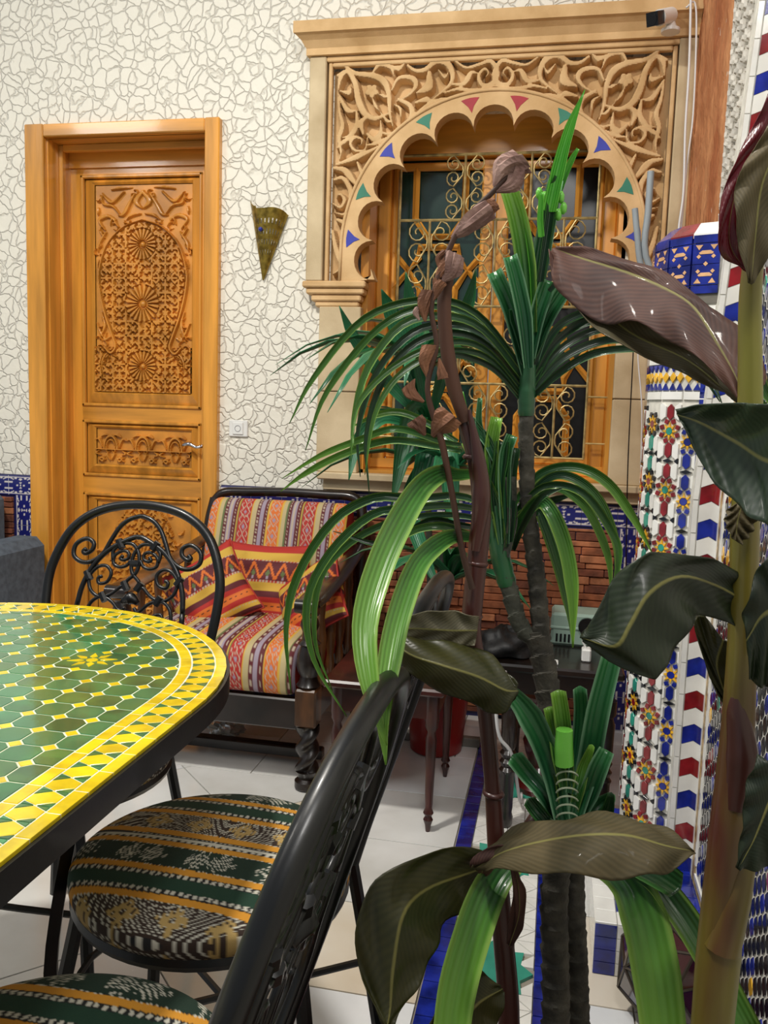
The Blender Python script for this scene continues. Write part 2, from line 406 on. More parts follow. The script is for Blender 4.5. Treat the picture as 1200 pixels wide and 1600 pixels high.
# chevron pilaster strip facing the room at Y = 2.0
SX0, SX1, SY = .318, .366, 2.0
mb = MB(); mb.prism([(SX0-.012, SY, 0), (XR+.01, SY, 0), (XR+.01, SY, 1.0), (XR+.01+.1344, SY, 3.4), (SX0-.012+.1344, SY, 3.4), (SX0-.012, SY, 1.0)], (0, .05, 0)); strip = mb.build('pilaster', GROUT, right)
z = .03; ci = 0; cols = [TR, TW, TB, TW]
while z < 3.3:
    hgt = .0385; a, c = SX0+.002, SX1-.004; md = (a+c)/2+.004
    poly = [(a, z), (md, z+.010), (c, z), (c, z+hgt), (md, z+hgt+.010), (a, z+hgt)]
    if cols[ci % 4] is not TW:
        P = [(p[0]+ln(p[1]), SY, p[1]) for p in poly]; MB().prism(P, (0, -.0042, 0)).build('chevron_tile', cols[ci % 4], strip)
    else:
        P = [(p[0]+ln(p[1]), SY, p[1]) for p in poly]; MB().prism(P, (0, -.0036, 0)).build('chevron_tile', TW, strip)
    z += hgt+.0012; ci += 1
for i, z in enumerate(np.arange(.02, 3.3, .075)):
    MB().prism([(SX0-.012+ln(z), SY, z), (SX0-.001+ln(z), SY, z), (SX0-.001+ln(z+.073), SY, z+.073), (SX0-.012+ln(z+.073), SY, z+.073)], (0, -.004, 0)).build('edge_tile', TW if i % 1 == 0 else TB, strip)
# fine zellige field on the wall plane towards the viewer
GOLD = mat('gilt_border', 'b79b6a', .4, var=.3, vscale=60)
def vstrip(mb, y0, y1, z0, z1, t=.003):
    for (za, zb_) in ((z0, 1.0), (1.0, z1)): mb.prism([(XR-t+ln(za), y0, za), (XR+.001+ln(za), y0, za), (XR+.001+ln(zb_), y0, zb_), (XR-t+ln(zb_), y0, zb_)], (0, y1-y0, 0))
    return mb
vstrip(MB(), 1.955, 1.985, .13, 3.4).build('gilt_border', GOLD, right); MB().box((XR-.003, 1.3, .10), (XR+.001, 1.985, .128)).build('gilt_border', GOLD, right)
vstrip(MB(), 1.944, 1.955, .16, 3.4, .004).build('white_edging', TW, right); vstrip(MB(), 1.985, 1.998, .05, 3.4, .004).build('white_edging', TW, right)
MB().box((XR-.004, 1.3, .128), (XR+.001, 1.95, .14)).build('white_edging', TW, right)
MB().box((XR-.003, 1.3, .0), (XR+.001, 1.99, .1)).build('blue_skirting', TB, right)
pal = [TK, TW, TY, TB, TG, TR]
mz = MB(); cw, ch = .026, .036
for i in range(0, 26):
    for j in range(0, 90):
        y = 1.935-cw/2-i*cw*.98+0; zc = .165+j*ch+(i % 2)*ch/2
        if y < 1.30 or zc > 3.2: continue
        # rosettes of changing ring colours
        ry = (y-1.62)/.155; rz = ((zc+.12) % .46-.23)/.155; r = math.hypot((ry+3) % 2-1, rz)
        q = int(r*7.5)
        c = ([2, 3, 2, 0, 4, 0, 5, 0, 0] if int((zc+.12)/.46) % 2 else [5, 2, 3, 0, 0, 3, 0, 2, 0])[min(q, 8)] if (i+j) % 2 == 0 else (0 if q % 3 else 3)
        a, d = cw*.43, ch*.47
        poly = [(-a, -d*.35), (0, -d), (a, -d*.35), (a, d*.35), (0, d), (-a, d*.35)]
        P = [(XR+.001+ln(zc), y+p[0], zc+p[1]) for p in poly]
        mz.prism(P, (-.003, 0, 0), c)
mz.build('mosaic_field', pal, right, kind='stuff')
# ================================================================ DOOR
def rect(p0, p1, y): a = at(*p0, y); b_ = at(*p1, y); return a[0], b_[0], b_[2], a[2]     # x0, x1, z0, z1
def sdist(Xg, Zg, pts, w0, w1=None, sub=5, closed=False):
    """signed coverage of a tapering stroke on a grid: >0 inside"""
    p = spline(np.array(pts, float), sub, closed); n = len(p); out = np.full(Xg.shape, -9.)
    ws = np.interp(np.linspace(0, 1, n), [0, .5, 1], [w0*.55, w0, (w1 if w1 is not None else w0*.35)])
    pad = max(ws)*1.5
    for i in range(n-1):
        a, b_ = p[i], p[i+1]
        m_ = (Xg > min(a[0], b_[0])-pad) & (Xg < max(a[0], b_[0])+pad) & (Zg > min(a[1], b_[1])-pad) & (Zg < max(a[1], b_[1])+pad)
        if not m_.any(): continue
        x = Xg[m_]-a[0]; z = Zg[m_]-a[1]; d = b_-a; L2 = d.dot(d)+1e-12; t = np.clip((x*d[0]+z*d[1])/L2, 0, 1)
        r = np.hypot(x-t*d[0], z-t*d[1]); out[m_] = np.maximum(out[m_], (ws[i]+(ws[i+1]-ws[i])*t)-r)
    return out
def sst(x, a, b): t = np.clip((x-a)/(b-a), 0, 1); return t*t*(3-2*t)
YL = 3.395                                    # door leaf face
door = thing('door_1', 'varnished orange wooden door with star and vine carved panels in a deep frame', 'door', (-1.74, YL, 0)); door['kind'] = 'structure'
del door['label'], door['category']
cas = MB()
for (x0, x1, z0, z1, ax) in ((-2.166, -2.083, 0, 2.272, 0), (-1.392, -1.331, 0, 2.272, 0)):
    MB().box((x0, D-.030, z0), (x1, D+.01, z1), bev=.004).build('casing', WOOD, door)
MB().box((-2.083, D-.029, 2.222), (-1.392, D+.01, 2.271), bev=.004).build('casing', WOODH, door)
for (a, c) in (((-2.09, D, 0), (-2.078, YL+.03, 2.235)), ((-1.397, D, 0), (-1.385, YL+.03, 2.235))): MB().box(a, c).build('jamb', WOOD, door)
MB().box((-2.08, D, 2.222), (-1.395, YL+.03, 2.236)).build('jamb', WOODH, door)
MB().box((-2.079, 3.305, 0), (-2.062, 3.33, 2.22), bev=.003).build('door_stop', WOOD, door); MB().box((-1.413, 3.305, 0), (-1.396, 3.33, 2.22), bev=.003).build('door_stop', WOOD, door)
MB().box((-2.062, 3.305, 2.195), (-1.413, 3.33, 2.222), bev=.003).build('door_stop', WOODH, door)
MB().box((-2.08, YL-.012, 2.150), (-1.395, YL+.03, 2.222)).build('door_header', WOODH, door)
LX0, LX1 = -2.078, -1.397
pan = [rect((126, 274), (314, 640), YL), rect((128, 655), (314, 752), YL)]
x0, x1 = pan[0][0], pan[0][1]+.002
pz = [(pan[0][2], pan[0][3]), (pan[1][2], pan[1][3]), (.16, at(128, 768, YL)[2])]
leaf = MB().box((LX0, YL, 0), (x0, YL+.035, 2.15)).box((x1, YL, 0), (LX1, YL+.035, 2.15)); lf = leaf.build('stile', WOOD, door)
zs = [2.15]+[q for a_ in pz for q in (a_[1], a_[0])]+[0]
for i in range(0, len(zs), 2): MB().box((x0, YL+.001, zs[i+1]), (x1, YL+.034, zs[i])).build('rail', WOODH, door)
def panel(z0, z1, cz0, cz1, fn, step):
    """raised moulding, bevelled margin and a carved field"""
    cx0, cx1 = at(148, 450, YL)[0], at(299, 450, YL)[0]
    mo = MB(); e = .014
    for (a, c) in (((x0, YL-.008, z0), (x0+e, YL+.012, z1)), ((x1-e, YL-.008, z0), (x1, YL+.012, z1)), ((x0, YL-.008, z1-e), (x1, YL+.012, z1)), ((x0, YL-.008, z0), (x1, YL+.012, z0+e))): mo.box(a, c, bev=.004)
    mo.build('moulding', WOOD, door)
    o_ = [(x0+e, z0+e), (x1-e, z0+e), (x1-e, z1-e), (x0+e, z1-e)]; q1 = .008
    i1 = [(cx0-q1, cz0-q1), (cx1+q1, cz0-q1), (cx1+q1, cz1+q1), (cx0-q1, cz1+q1)]; i2 = [(cx0, cz0), (cx1, cz0), (cx1, cz1), (cx0, cz1)]
    v = [(p[0], YL+.014, p[1]) for p in o_]+[(p[0], YL-.004, p[1]) for p in i1]+[(p[0], YL+.006, p[1]) for p in i2]
    f = [(r*4+k, r*4+(k+1) % 4, r*4+4+(k+1) % 4, r*4+4+k) for r in range(2) for k in range(4)]
    mf = MB(); mf.add(v, f); rp_ = mf.build('raised_panel', WOOD, door)
    nx = int((cx1-cx0)/step); nz = int((cz1-cz0)/step)
    Xg, Zg = np.meshgrid(np.linspace(cx0, cx1, nx), np.linspace(cz0, cz1, nz), indexing='ij')
    h = fn(Xg, Zg, cx0, cx1, cz0, cz1); g = MB(); g.grid(np.stack([Xg, YL+.012-.017*h, Zg], -1)); g.build('carved_panel', CARVED, rp_, smooth=False)
def girih(X, Z, p):
    h = np.zeros(X.shape)
    for k in range(4):
        t = k*PI/4; u = (X*math.cos(t)+Z*math.sin(t))/p; v = (-X*math.sin(t)+Z*math.cos(t))/p
        on = (np.abs((v+.25*(k % 2)+.5*(np.floor(u) % 2)) % 1-.5) < .36)
        h = np.maximum(h, sst(.20-np.abs(u % 1-.5), 0, .07)*on)
    return h
def rosette(X, Z, cx, cz, R, n=20):
    r = np.hypot(X-cx, Z-cz)/R; a = np.arctan2(Z-cz, X-cx)*n/(2*PI)
    pet = sst(.40-np.abs((a % 1)-.5)-.25*np.maximum(0, .45-r), .0, .14)*((r > .26) & (r < 1-.16*np.abs(a % 1-.5)*2))
    hub = ((r < .17))*(1-.5*(r/.17)**2); return np.where(r < 1, np.maximum(pet, hub), -1)
def vines(X, Z, strokes, mirx, h):
    for s_ in strokes:
        for sg in (1, -1):
            P = [((mirx+sg*(q[0]-mirx)), q[1]) for q in s_[0]]
            d_ = sdist(X, Z, P, s_[1]); h = np.maximum(h, sst(d_, 0, .0035)*(.82+.18*sst(d_, 0, s_[1])))
    return h
def top_carve(X, Z, a, b_, c, d_):
    mx_ = (a+b_)/2; S = 4.574
    def q(pts, x0_=130, y0_=270): return [tuple(at(x0_+u/S, y0_+v/S, YL)[[0, 2]]) for u, v in pts]
    og = q([(410, 335), (560, 385), (680, 510), (738, 700), (732, 850), (690, 1030), (640, 1170), (618, 1250), (655, 1295), (700, 1255)])
    og = [(max(p[0], mx_), p[1]) for p in og]; cen = q([(415, 935)])[0]; cz = cen[1]
    # inside test of the ogee by interpolating its half width
    oz = np.array([p[1] for p in og[:8]])[::-1]; ow = np.array([p[0]-mx_ for p in og[:8]])[::-1]
    half = np.interp(Z, oz, ow); ins = (np.abs(X-mx_) < half) & (Z < oz[-1]) | (Z < oz[0])
    h = np.where(ins, girih(X-mx_, Z-cz, .030), 0)
    for (dz, R) in ((0, .080), (.245, .066), (-.262, .066)):
        r_ = rosette(X, Z, mx_, cz+dz, R); h = np.where(ins & (r_ >= 0), r_, h)
    vs = [(q([(560, 130), (640, 200), (690, 170), (720, 130)]), .006), (q([(590, 290), (640, 230), (710, 210), (720, 150)]), .005), (q([(480, 150), (520, 220), (560, 290), (600, 300)]), .007), (q([(420, 130), (470, 200), (430, 250)]), .009), (q([(620, 330), (680, 300), (740, 330), (700, 400)]), .007), (q([(600, 380), (640, 320), (660, 370)]), .005), (q([(690, 420), (740, 500), (750, 560)]), .006), (q([(740, 400), (700, 460)]), .005),
          (q([(720, 1000), (700, 1100), (740, 1200)]), .006), (q([(760, 1080), (730, 1150), (700, 1200)]), .005), (q([(660, 1180), (700, 1200), (690, 1150)]), .006), (q([(600, 1330), (680, 1300), (720, 1370), (710, 1480)]), .005), (q([(440, 290), (500, 300), (540, 330)]), .005), (q([(650, 110), (580, 100), (500, 100)]), .005), (q([(745, 240), (750, 290)]), .006), (q([(740, 620), (750, 700)]), .004)]
    vs = [(a_, w_*1.45) for a_, w_ in vs]; rk = random.Random(5)
    for k in range(46):
        x = rk.uniform(mx_, b_-.008); z = rk.uniform(c+.10, d_-.008); hw_ = np.interp(z, oz, ow)
        if x-mx_ < hw_+.014 and z < oz[-1]+.012: continue
        t = rk.uniform(0, 6); sg_ = rk.choice((-1, 1)); vs.append(([(x+.017*math.cos(t+sg_*q_)*(.35+.28*q_), z+.017*math.sin(t+sg_*q_)*(.35+.28*q_)) for q_ in (0, .9, 1.8, 2.7, 3.4)], .0048))
    h2 = vines(X, Z, vs, mx_, np.zeros(X.shape)); out = ~ins | (Z < oz[0])
    h = np.where(~ins, h2, np.where(Z < oz[0], np.maximum(h*(h2 < .01), h2), h))
    dg = np.full(X.shape, -9.)
    for sg in (1, -1): dg = np.maximum(dg, sdist(X, Z, [(mx_+sg*(p[0]-mx_), p[1]) for p in og], .0062, .006, 8))
    h = np.where(dg > -.004, sst(dg, 0, .003)*1.15, h)
    return h
def mid_carve(X, Z, a, b_, c, d_):
    h = np.zeros(X.shape); W_ = b_-a; Hh = d_-c
    for k in range(3):
        cx = a+W_*(.16+.34*k); rr = np.hypot((X-cx)/.034, (Z-(c+Hh*.45))/.060)
        ring = sst(.13-np.abs(rr-.9), 0, .06)*(Z > c+Hh*.4); ring2 = sst(.08-np.abs(rr-.62), 0, .04)*(Z > c+Hh*.35)
        h = np.maximum(h, np.maximum(ring, ring2))
        for dx in (-.02, .02):
            h = np.maximum(h, sst(sdist(X, Z, [(cx+dx*.2, c+.02), (cx+dx*.8, c+.045), (cx+dx*.3, c+.06)], .006), 0, .003))
        for sg in (-1, 1):
            for (q0, q1, q2) in (((.040, .075), (.055, .11), (.075, .105)), ((.045, .12), (.03, .13), (.015, .128)), ((.06, .03), (.04, .015), (.03, .035)), ((.055, .06), (.07, .05), (.05, .04)), ((.028, .02), (.045, .03), (.06, .012))):
                h = np.maximum(h, sst(sdist(X, Z, [(cx+sg*q0[0], c+q0[1]), (cx+sg*q1[0], c+q1[1]), (cx+sg*q2[0], c+q2[1])], .0065), 0, .003))
    h = np.maximum(h, sst(.0035-np.abs(Z-(c+Hh*.42)), 0, .002)*(h < .3))
    return h
def low_carve(X, Z, a, b_, c, d_):
    mx_ = (a+b_)/2; h = girih(X-mx_, Z-(d_-.25), .034)
    r_ = rosette(X, Z, mx_, d_-.25, .07); h = np.where(r_ >= 0, r_, h)
    h = np.where(np.hypot((X-mx_)/.16, (Z-(d_-.27))/.27) > 1, 0, h)
    for k in range(40):
        x = random.uniform(a, b_); z = random.uniform(d_-.5, d_-.01)
        if math.hypot((x-mx_)/.165, (z-(d_-.27))/.275) < 1: continue
        t = random.uniform(0, 6); P = [(x+.02*math.cos(t+s)*(.4+.3*s), z+.02*math.sin(t+s)*(.4+.3*s)) for s in (0, .8, 1.6, 2.4)]
        h = np.maximum(h, sst(sdist(X, Z, P, .0055), 0, .003))
    return h
cz = [at(221, 287, YL)[2], at(221, 613, YL)[2], at(221, 671, YL)[2], at(221, 728, YL)[2], at(221, 785, YL)[2]]
panel(pz[0][0], pz[0][1], cz[1], cz[0], top_carve, .0021)
panel(pz[1][0], pz[1][1], cz[3], cz[2], mid_carve, .0022)
panel(.16, pz[2][1], .22, cz[4], low_carve, .0035)
hx_, hz_ = at(320, 697, YL)[0]-.0, at(320, 697, YL)[2]
pl = MB().box((LX1-.012, YL-.006, hz_-.085), (LX1+.004, YL, hz_+.105), bev=.002).build('lock_plate', mat('dark_steel', '3a2a1c', .35, metal=.8), door)
hp = MB().tube([(hx_+.002, YL-.002, hz_), (hx_, YL-.04, hz_)], .008, 8).tube([(hx_+.003, YL-.042, hz_), (hx_-.02, YL-.045, hz_-.004), (hx_-.05, YL-.045, hz_+.008), (hx_-.075, YL-.044, hz_+.004), (hx_-.085, YL-.042, hz_-.002)], [.0075, .006, .009, .0075, .004], 8, sub=4)
hp.build('door_handle', CHROME, pl, smooth=True)
mb = MB().box((-2.2, YL+.035, -.05), (-1.3, YL+.06, 2.4)); mb.build('backing', DARKWOOD, door)
# ================================================================ STONE PORTAL
PX, PY = -.281, 3.16                           # axis and front plane
portal = thing('stone_arch_surround', 'carved sandstone scalloped arch surround framing the window beside the wooden door', 'arch', (PX, PY, .9))
for k_ in ('label', 'category'): pass
zt = 2.43
PXR = .395
cor = MB()
prof = [(PY+.06, 2.455), (PY-.012, 2.455), (PY-.012, 2.478), (PY-.030, 2.500), (PY-.048, 2.512), (PY-.060, 2.516), (PY-.060, 2.556), (PY+.06, 2.562)]
x0c, x1c = -.965, PXR
prof = [(min(y, D-.001), z) for y, z in prof]
P0 = [(x0c-max(0, (PY-y))*.75, y, z) for y, z in prof]
n = len(prof); v = P0+[(x1c, y, z) for y, z in prof]
cor.add(v, [tuple(range(n)), tuple(range(2*n-1, n-1, -1))]+[(i, i+n, (i+1) % n+n, (i+1) % n) for i in range(n)]); cor.build('cornice', STONE, portal)
def pil(xa, xb): 
    MB().box((xa, PY, 1.652), (xb, D-.001, 2.455), bev=.004).build('pilaster', STONEP, portal)
pil(-.964, -.900); pil(.335, PXR)
MB().box((-.900, PY+.004, 2.436), (.336, D, 2.455), bev=.003).build('frieze_band', STONE, portal)
bed = MB().box((-.90, PY+.028, 1.652), (.336, PY+.05, 2.44))
# inner thin frame of the carved field
for (a, c) in (((-.892, PY+.006, 1.652), (-.878, PY+.03, 2.432)), ((.316, PY+.006, 1.652), (.330, PY+.03, 2.432)), ((-.878, PY+.006, 2.418), (.316, PY+.03, 2.432))): MB().box(a, c, bev=.003).build('field_moulding', STONE, portal)
# carved spandrel relief
RZ = 1.765; RC, RA, RO = .430, .498, .556
step = .0030
Xg, Zg = np.meshgrid(np.arange(-.880, .318, step), np.arange(1.652, 2.420, step), indexing='ij')
S4 = 3.871
def A(pts): return [tuple(at(470+u/S4, 30+v/S4, PY)[[0, 2]]) for u, v in pts]
def B4(pts): return [tuple(at(500+u/4, 80+v/4, PY)[[0, 2]]) for u, v in pts]
st = [(A([(222, 335), (280, 312), (325, 380), (345, 480), (380, 560), (440, 595), (500, 580), (545, 555)]), .0068), (A([(268, 280), (330, 322), (430, 335), (500, 370), (530, 450), (535, 560), (555, 645)]), .0066), (A([(430, 325), (475, 268), (540, 285), (565, 350)]), .0055), (A([(530, 275), (590, 292), (635, 255)]), .0055),
      (A([(645, 275), (690, 305), (750, 300), (815, 252), (880, 258), (915, 320), (905, 385), (840, 445), (720, 540)]), .0062), (A([(775, 320), (770, 400), (700, 440)]), .0085), (A([(830, 300), (870, 345), (900, 300)]), .004), (A([(550, 420), (590, 352), (670, 350), (695, 395), (650, 455), (575, 495)]), .0055), (A([(590, 480), (660, 520), (670, 590), (620, 655), (545, 690), (470, 680)]), .0070),
      (A([(400, 690), (440, 722), (480, 690), (480, 610)]), .0065), (A([(375, 690), (362, 620), (420, 575)]), .006), (A([(400, 715), (385, 785), (325, 790), (298, 748), (325, 712), (365, 722), (362, 755), (340, 752)]), .0042), (A([(225, 470), (232, 560), (250, 640), (228, 720), (240, 800), (225, 870)]), .0052), (A([(335, 560), (335, 640), (295, 700), (250, 712)]), .0060),
      (A([(225, 450), (280, 545), (345, 550)]), .0055), (A([(225, 420), (238, 350), (275, 320)]), .005), (A([(235, 430), (290, 440), (300, 400)]), .005), (A([(930, 245), (1000, 288), (1080, 268), (1150, 250), (1188, 320), (1160, 385), (1100, 395), (1075, 340), (1110, 295), (1135, 320), (1115, 345)]), .0055), (A([(920, 388), (985, 385), (1030, 320), (1070, 320)]), .0058), (A([(870, 440), (950, 418), (1050, 430), (1130, 410), (1195, 400)]), .005),
      (A([(690, 570), (760, 520), (850, 480), (900, 470)]), .005), (A([(690, 500), (760, 480), (790, 500)]), .0055), (A([(560, 510), (600, 540), (600, 620)]), .004), (A([(480, 560), (520, 610), (560, 620)]), .004),
      (A([(395, 760), (460, 745), (560, 700), (640, 640)]), .005), (B4([(100, 705), (170, 680), (230, 655), (320, 615), (420, 560)]), .0060), (B4([(85, 725), (150, 740), (200, 800), (250, 860)]), .0068), (B4([(230, 690), (262, 760), (300, 785)]), .0052), (B4([(330, 640), (300, 700), (285, 770)]), .005), (B4([(85, 800), (140, 790), (188, 870), (185, 960), (150, 1015), (85, 1005)]), .0060), (B4([(78, 950), (125, 972), (150, 925), (122, 890), (98, 915)]), .0045),
      (B4([(105, 1050), (160, 1080), (185, 1150), (170, 1240), (190, 1330)]), .0070), (B4([(75, 1120), (95, 1230), (130, 1340), (78, 1392)]), .0062), (B4([(120, 1180), (150, 1260), (140, 1380)]), .0045), (B4([(200, 950), (215, 1020), (195, 1080)]), .004), (B4([(250, 870), (230, 940), (210, 1000)]), .004), (B4([(105, 600), (150, 560), (230, 520)]), .005)]
def flower(u, v, r=42):
    out = []
    for k in range(5):
        a = 2*PI*k/5+.3; out.append((A([(u+8*math.cos(a), v+8*math.sin(a)), (u+r*.6*math.cos(a), v+r*.6*math.sin(a)), (u+r*math.cos(a), v+r*math.sin(a))]), .0055))
    return out
st += flower(428, 430) + [(A([(470, 450), (500, 460), (530, 470)]), .004), (A([(430, 470), (450, 520), (480, 560)]), .004)]
h = np.zeros(Xg.shape)
for pts, wd in st:
    for sg in (1, -1):
        P = [(PX+sg*(p[0]-PX), p[1]) for p in pts]; d_ = sdist(Xg, Zg, P, wd*2.45); h = np.maximum(h, sst(d_, 0, .0036)*(.92+.08*sst(d_, 0, wd*1.4)))
R_ = np.hypot(Xg-PX, Zg-RZ)
Pg = np.stack([Xg, PY+.050-.046*h+rng.normal(0, .0002, Xg.shape), Zg], -1)
nx_, nz2 = Xg.shape; idx = np.arange(nx_*nz2).reshape(nx_, nz2)
Rc = np.minimum(R_, 9); inside = (Rc < .535) & (Zg > RZ-.03) | ((np.abs(Xg-PX) < .535) & (Zg <= RZ-.03) & (Zg > 1.0) & (np.abs(Xg-PX) < .52))
keep = ~(inside[:-1, :-1] & inside[1:, 1:])
q = np.stack([idx[:-1, :-1], idx[1:, :-1], idx[1:, 1:], idx[:-1, 1:]], -1)[keep]
mb = MB(); mb.add(Pg.reshape(-1, 3), q.tolist()); mb.build('carved_spandrel', STONE, portal, smooth='auto')
# scalloped arch band: outer ring, eleven lobes, painted triangles
out = []; a_end = math.radians(100)
def pol(a, r): return (PX+r*math.sin(a), RZ+r*math.cos(a))
cus = [math.radians(9.5+19*k_) for k_ in range(5)]
angs = [-c for c in cus[::-1]]+cus
inner = []
zb = 1.652
inner.append((PX-.478, zb)); 
# end curl
inner += [(PX-.446, zb+.004), (PX-.430, zb+.02), (PX-.432, zb+.045)]
edges = [-(math.radians(9.5+19*5))]+angs+[math.radians(9.5+19*5)]
for e0, e1 in zip(edges[:-1], edges[1:]):
    c0, c1 = np.array(pol(e0, RC)), np.array(pol(e1, RC)); mid = (c0+c1)/2; am = (e0+e1)/2
    ax_ = (c1-c0)/2; up_ = np.array([math.sin(am), math.cos(am)])*(RA-RC*math.cos((e1-e0)/2))
    for k_ in range(0, 13):
        t = PI*k_/12; p_ = mid-ax_*math.cos(t)+up_*math.sin(t)**.85
        if k_ == 0 and e0 != edges[0]: continue
        inner.append(tuple(p_))
inner = [p for p in inner if p[1] >= zb-.001]
inner += [(PX+.432, zb+.045), (PX+.430, zb+.02), (PX+.446, zb+.004), (PX+.478, zb)]
outer = [(PX+.545, zb)]+[pol(a_, RO-.004*abs(math.sin(a_))) for a_ in np.linspace(math.radians(93), -math.radians(93), 60)]+[(PX-.545, zb)]
ring = [(p[0], PY+.002, p[1]) for p in inner+outer]
MB().prism(ring, (0, .066, 0)).build('scalloped_arch', STONE, portal); arch_o = portal.children[-1] if False else bpy.data.objects['scalloped_arch']
for rr, ww in ((.548, .0065),):
    pts = [(PX-.55, PY+.002, zb)]+[(*(lambda p: (p[0], PY+.002, p[1]))(pol(a_, rr)),) for a_ in np.linspace(-PI/2, PI/2, 50)]+[(PX+.55, PY+.002, zb)]
    MB().tube(pts, ww, 6).build('arch_moulding', STONE, portal, smooth=True)
PR, PT_, PB = [mat(n_, c_, .6, var=.1) for n_, c_ in (('red_paint', 'a31f2c'), ('green_paint', '2b7c63'), ('blue_paint', '2f3aa6'))]
tcol = [PR, PT_, PB, PT_, PB]
for sg in (-1, 1):
    for k_, c in enumerate(cus):
        def T(da, r): return pol(sg*c+da, r)
        tr = [T(-.062, .527), T(-.03, .529), T(0, .530), T(.03, .529), T(.062, .527), T(.02, .500), T(0, .478), T(-.02, .500)]
        MB().prism([(p[0], PY+.0005, p[1]) for p in tr], (0, .004, 0)).build('painted_triangle', tcol[k_], arch_o)
# capitals, shafts, sill
for sg in (-1, 1):
    def XX(v): return PX+sg*v if sg < 0 else min(PX+v, PXR)
    a0, a1 = XX(.690), PX+sg*.452
    for (z0, z1, ex) in ((1.628, 1.652, .004), (1.605, 1.628, -.008), (1.580, 1.605, -.026), (1.560, 1.580, -.040)):
        MB().box((XX(.690+ex), PY-.006-ex*.3 if ex > 0 else PY-ex*.6, z0), (PX+sg*(.452-ex*.7), D-.001, z1), bev=.005).build('capital', STONE, portal)
    for (z0, z1) in ((.932, 1.24), (1.243, 1.56)):
        MB().box((XX(.632), PY+.022, z0), (PX+sg*.470, D-.001, z1), bev=.003).build('shaft_block', STONEP, portal)
MB().box((-.902, PY-.005, .905), (.385, D-.001, .932), bev=.004).build('sill', STONEP, portal)
MB().box((-.885, PY+.03, .862), (.375, D-.001, .905), bev=.003).build('sill_moulding', STONEP, portal)
# ================================================================ WINDOW behind the arch
win = thing('window_1', None, None, (PX, 3.4, .93)); win['kind'] = 'structure'
WX0, WX1 = PX-.475, PX+.475
GLG, nt_, b_ = newmat('dark_green_glass'); setc(b_, '0e3026', .16); b_.inputs['Specular IOR Level'].default_value = .9
GLD, nt_, b_ = newmat('dark_glass'); setc(b_, '070606', .3)
MB().box((WX0-.01, D, .93), (WX0+.02, 3.50, 2.28)).build('wooden_reveal', WOOD, win); MB().box((WX1-.02, D, .93), (WX1+.01, 3.50, 2.28)).build('wooden_reveal', WOOD, win)
for x_ in (WX0+.02, WX1-.07): MB().box((x_, 3.37, .93), (x_+.05, 3.42, 2.3), bev=.005).build('frame_post', WOOD, win)
MB().box((WX0, 3.37, 2.15), (WX1, 3.42, 2.31), bev=.005).build('frame_head', WOODH, win)
MB().box((WX0, D, .925), (WX1, 3.50, .945)).build('wooden_sill', WOODH, win)
MB().box((WX0, 3.36, .945), (WX1, 3.42, .985), bev=.004).build('frame_rail', WOODH, win)
# two shutters with strapwork over dark glass
YS = 3.40
for k_, (xa, xb, gl) in enumerate(((WX0+.07, PX-.002, GLG), (PX+.002, WX1-.07, GLD))):
    MB().box((xa, YS+.028, .98), (xb, YS+.034, 2.16)).build('glass', gl, win)
    sw_ = .052
    for x_ in ((xa, xa+.022), (xb-sw_, xb)) if k_ == 0 else ((xa, xa+sw_), (xb-.022, xb)): MB().box((x_[0], YS, .985), (x_[1], YS+.025, 2.15), bev=.006).build('shutter_stile', WOOD, win)
    for z_ in (.985, 1.30, 1.60, 2.11): MB().box((xa, YS+.003, z_), (xb, YS+.024, z_+.03), bev=.005).build('shutter_rail', WOODH, win) if z_ in (.985, 2.11) else None
    cx_ = (xa+xb)/2+(-.012 if k_ == 0 else .012); hw = (xb-xa)/2-.045
    def strap(pts, nm='strapwork'):
        P = [(cx_+u*hw, YS+.012, z_) for u, z_ in pts]; o_ = MB(); o_.tube(P, .0135, 4, flat=.7, up=(0, 1, 0)); o_.tube([(p[0], p[1]-.008, p[2]) for p in P], .006, 4, up=(0, 1, 0)); o_.build(nm, WOOD, win)
    # U-shaped light at the top, then a run of eight-cornered crosses joined by diagonals
    strap([(-.62, 2.12), (-.62, 1.93), (-.3, 1.86), (.3, 1.86), (.62, 1.93), (.62, 2.12)])
    strap([(-1.15, 1.80), (-.75, 1.73), (-.5, 1.78), (-.5, 1.82), (.5, 1.82), (.5, 1.78), (.75, 1.73), (1.15, 1.80)])
    strap([(-1.15, 1.66), (-.75, 1.73), (-.45, 1.66), (-.45, 1.60), (-.05, 1.60), (0, 1.53), (.05, 1.60), (.45, 1.60), (.45, 1.66), (.75, 1.73), (1.15, 1.66)])
    strap([(-1.15, 1.45), (-.75, 1.38), (-.45, 1.45), (-.45, 1.51), (-.05, 1.51), (0, 1.58), (.05, 1.51), (.45, 1.51), (.45, 1.45), (.75, 1.38), (1.15, 1.45)])
    strap([(-1.15, 1.31), (-.75, 1.38), (-.5, 1.32), (-.5, 1.27), (.5, 1.27), (.5, 1.32), (.75, 1.38), (1.15, 1.31)])
    strap([(-.62, 1.02), (-.62, 1.17), (-.3, 1.24), (.3, 1.24), (.62, 1.17), (.62, 1.02)])
# iron grille
gr = thing('window_grille', 'pale brass scrolled iron grille across the arched window', 'grille', (PX, 3.325, .95))
YG = 3.325
def gx(px): return at(px, 450, YG)[0]
def gz(py): return at(770, py, YG)[2]
zr = [gz(240), gz(343), gz(479), gz(600), gz(712)]; gx0, gx1 = gx(621), gx(927)
for z_ in zr: MB().tube([(gx0, YG, z_), (gx1, YG, z_)], .0055, 6).build('grille_bar', GRILLE, gr)
for x_ in (gx0, gx1): MB().tube([(x_, YG, zr[0]), (x_, YG, zr[-1])], .0055, 6).build('grille_bar', GRILLE, gr)
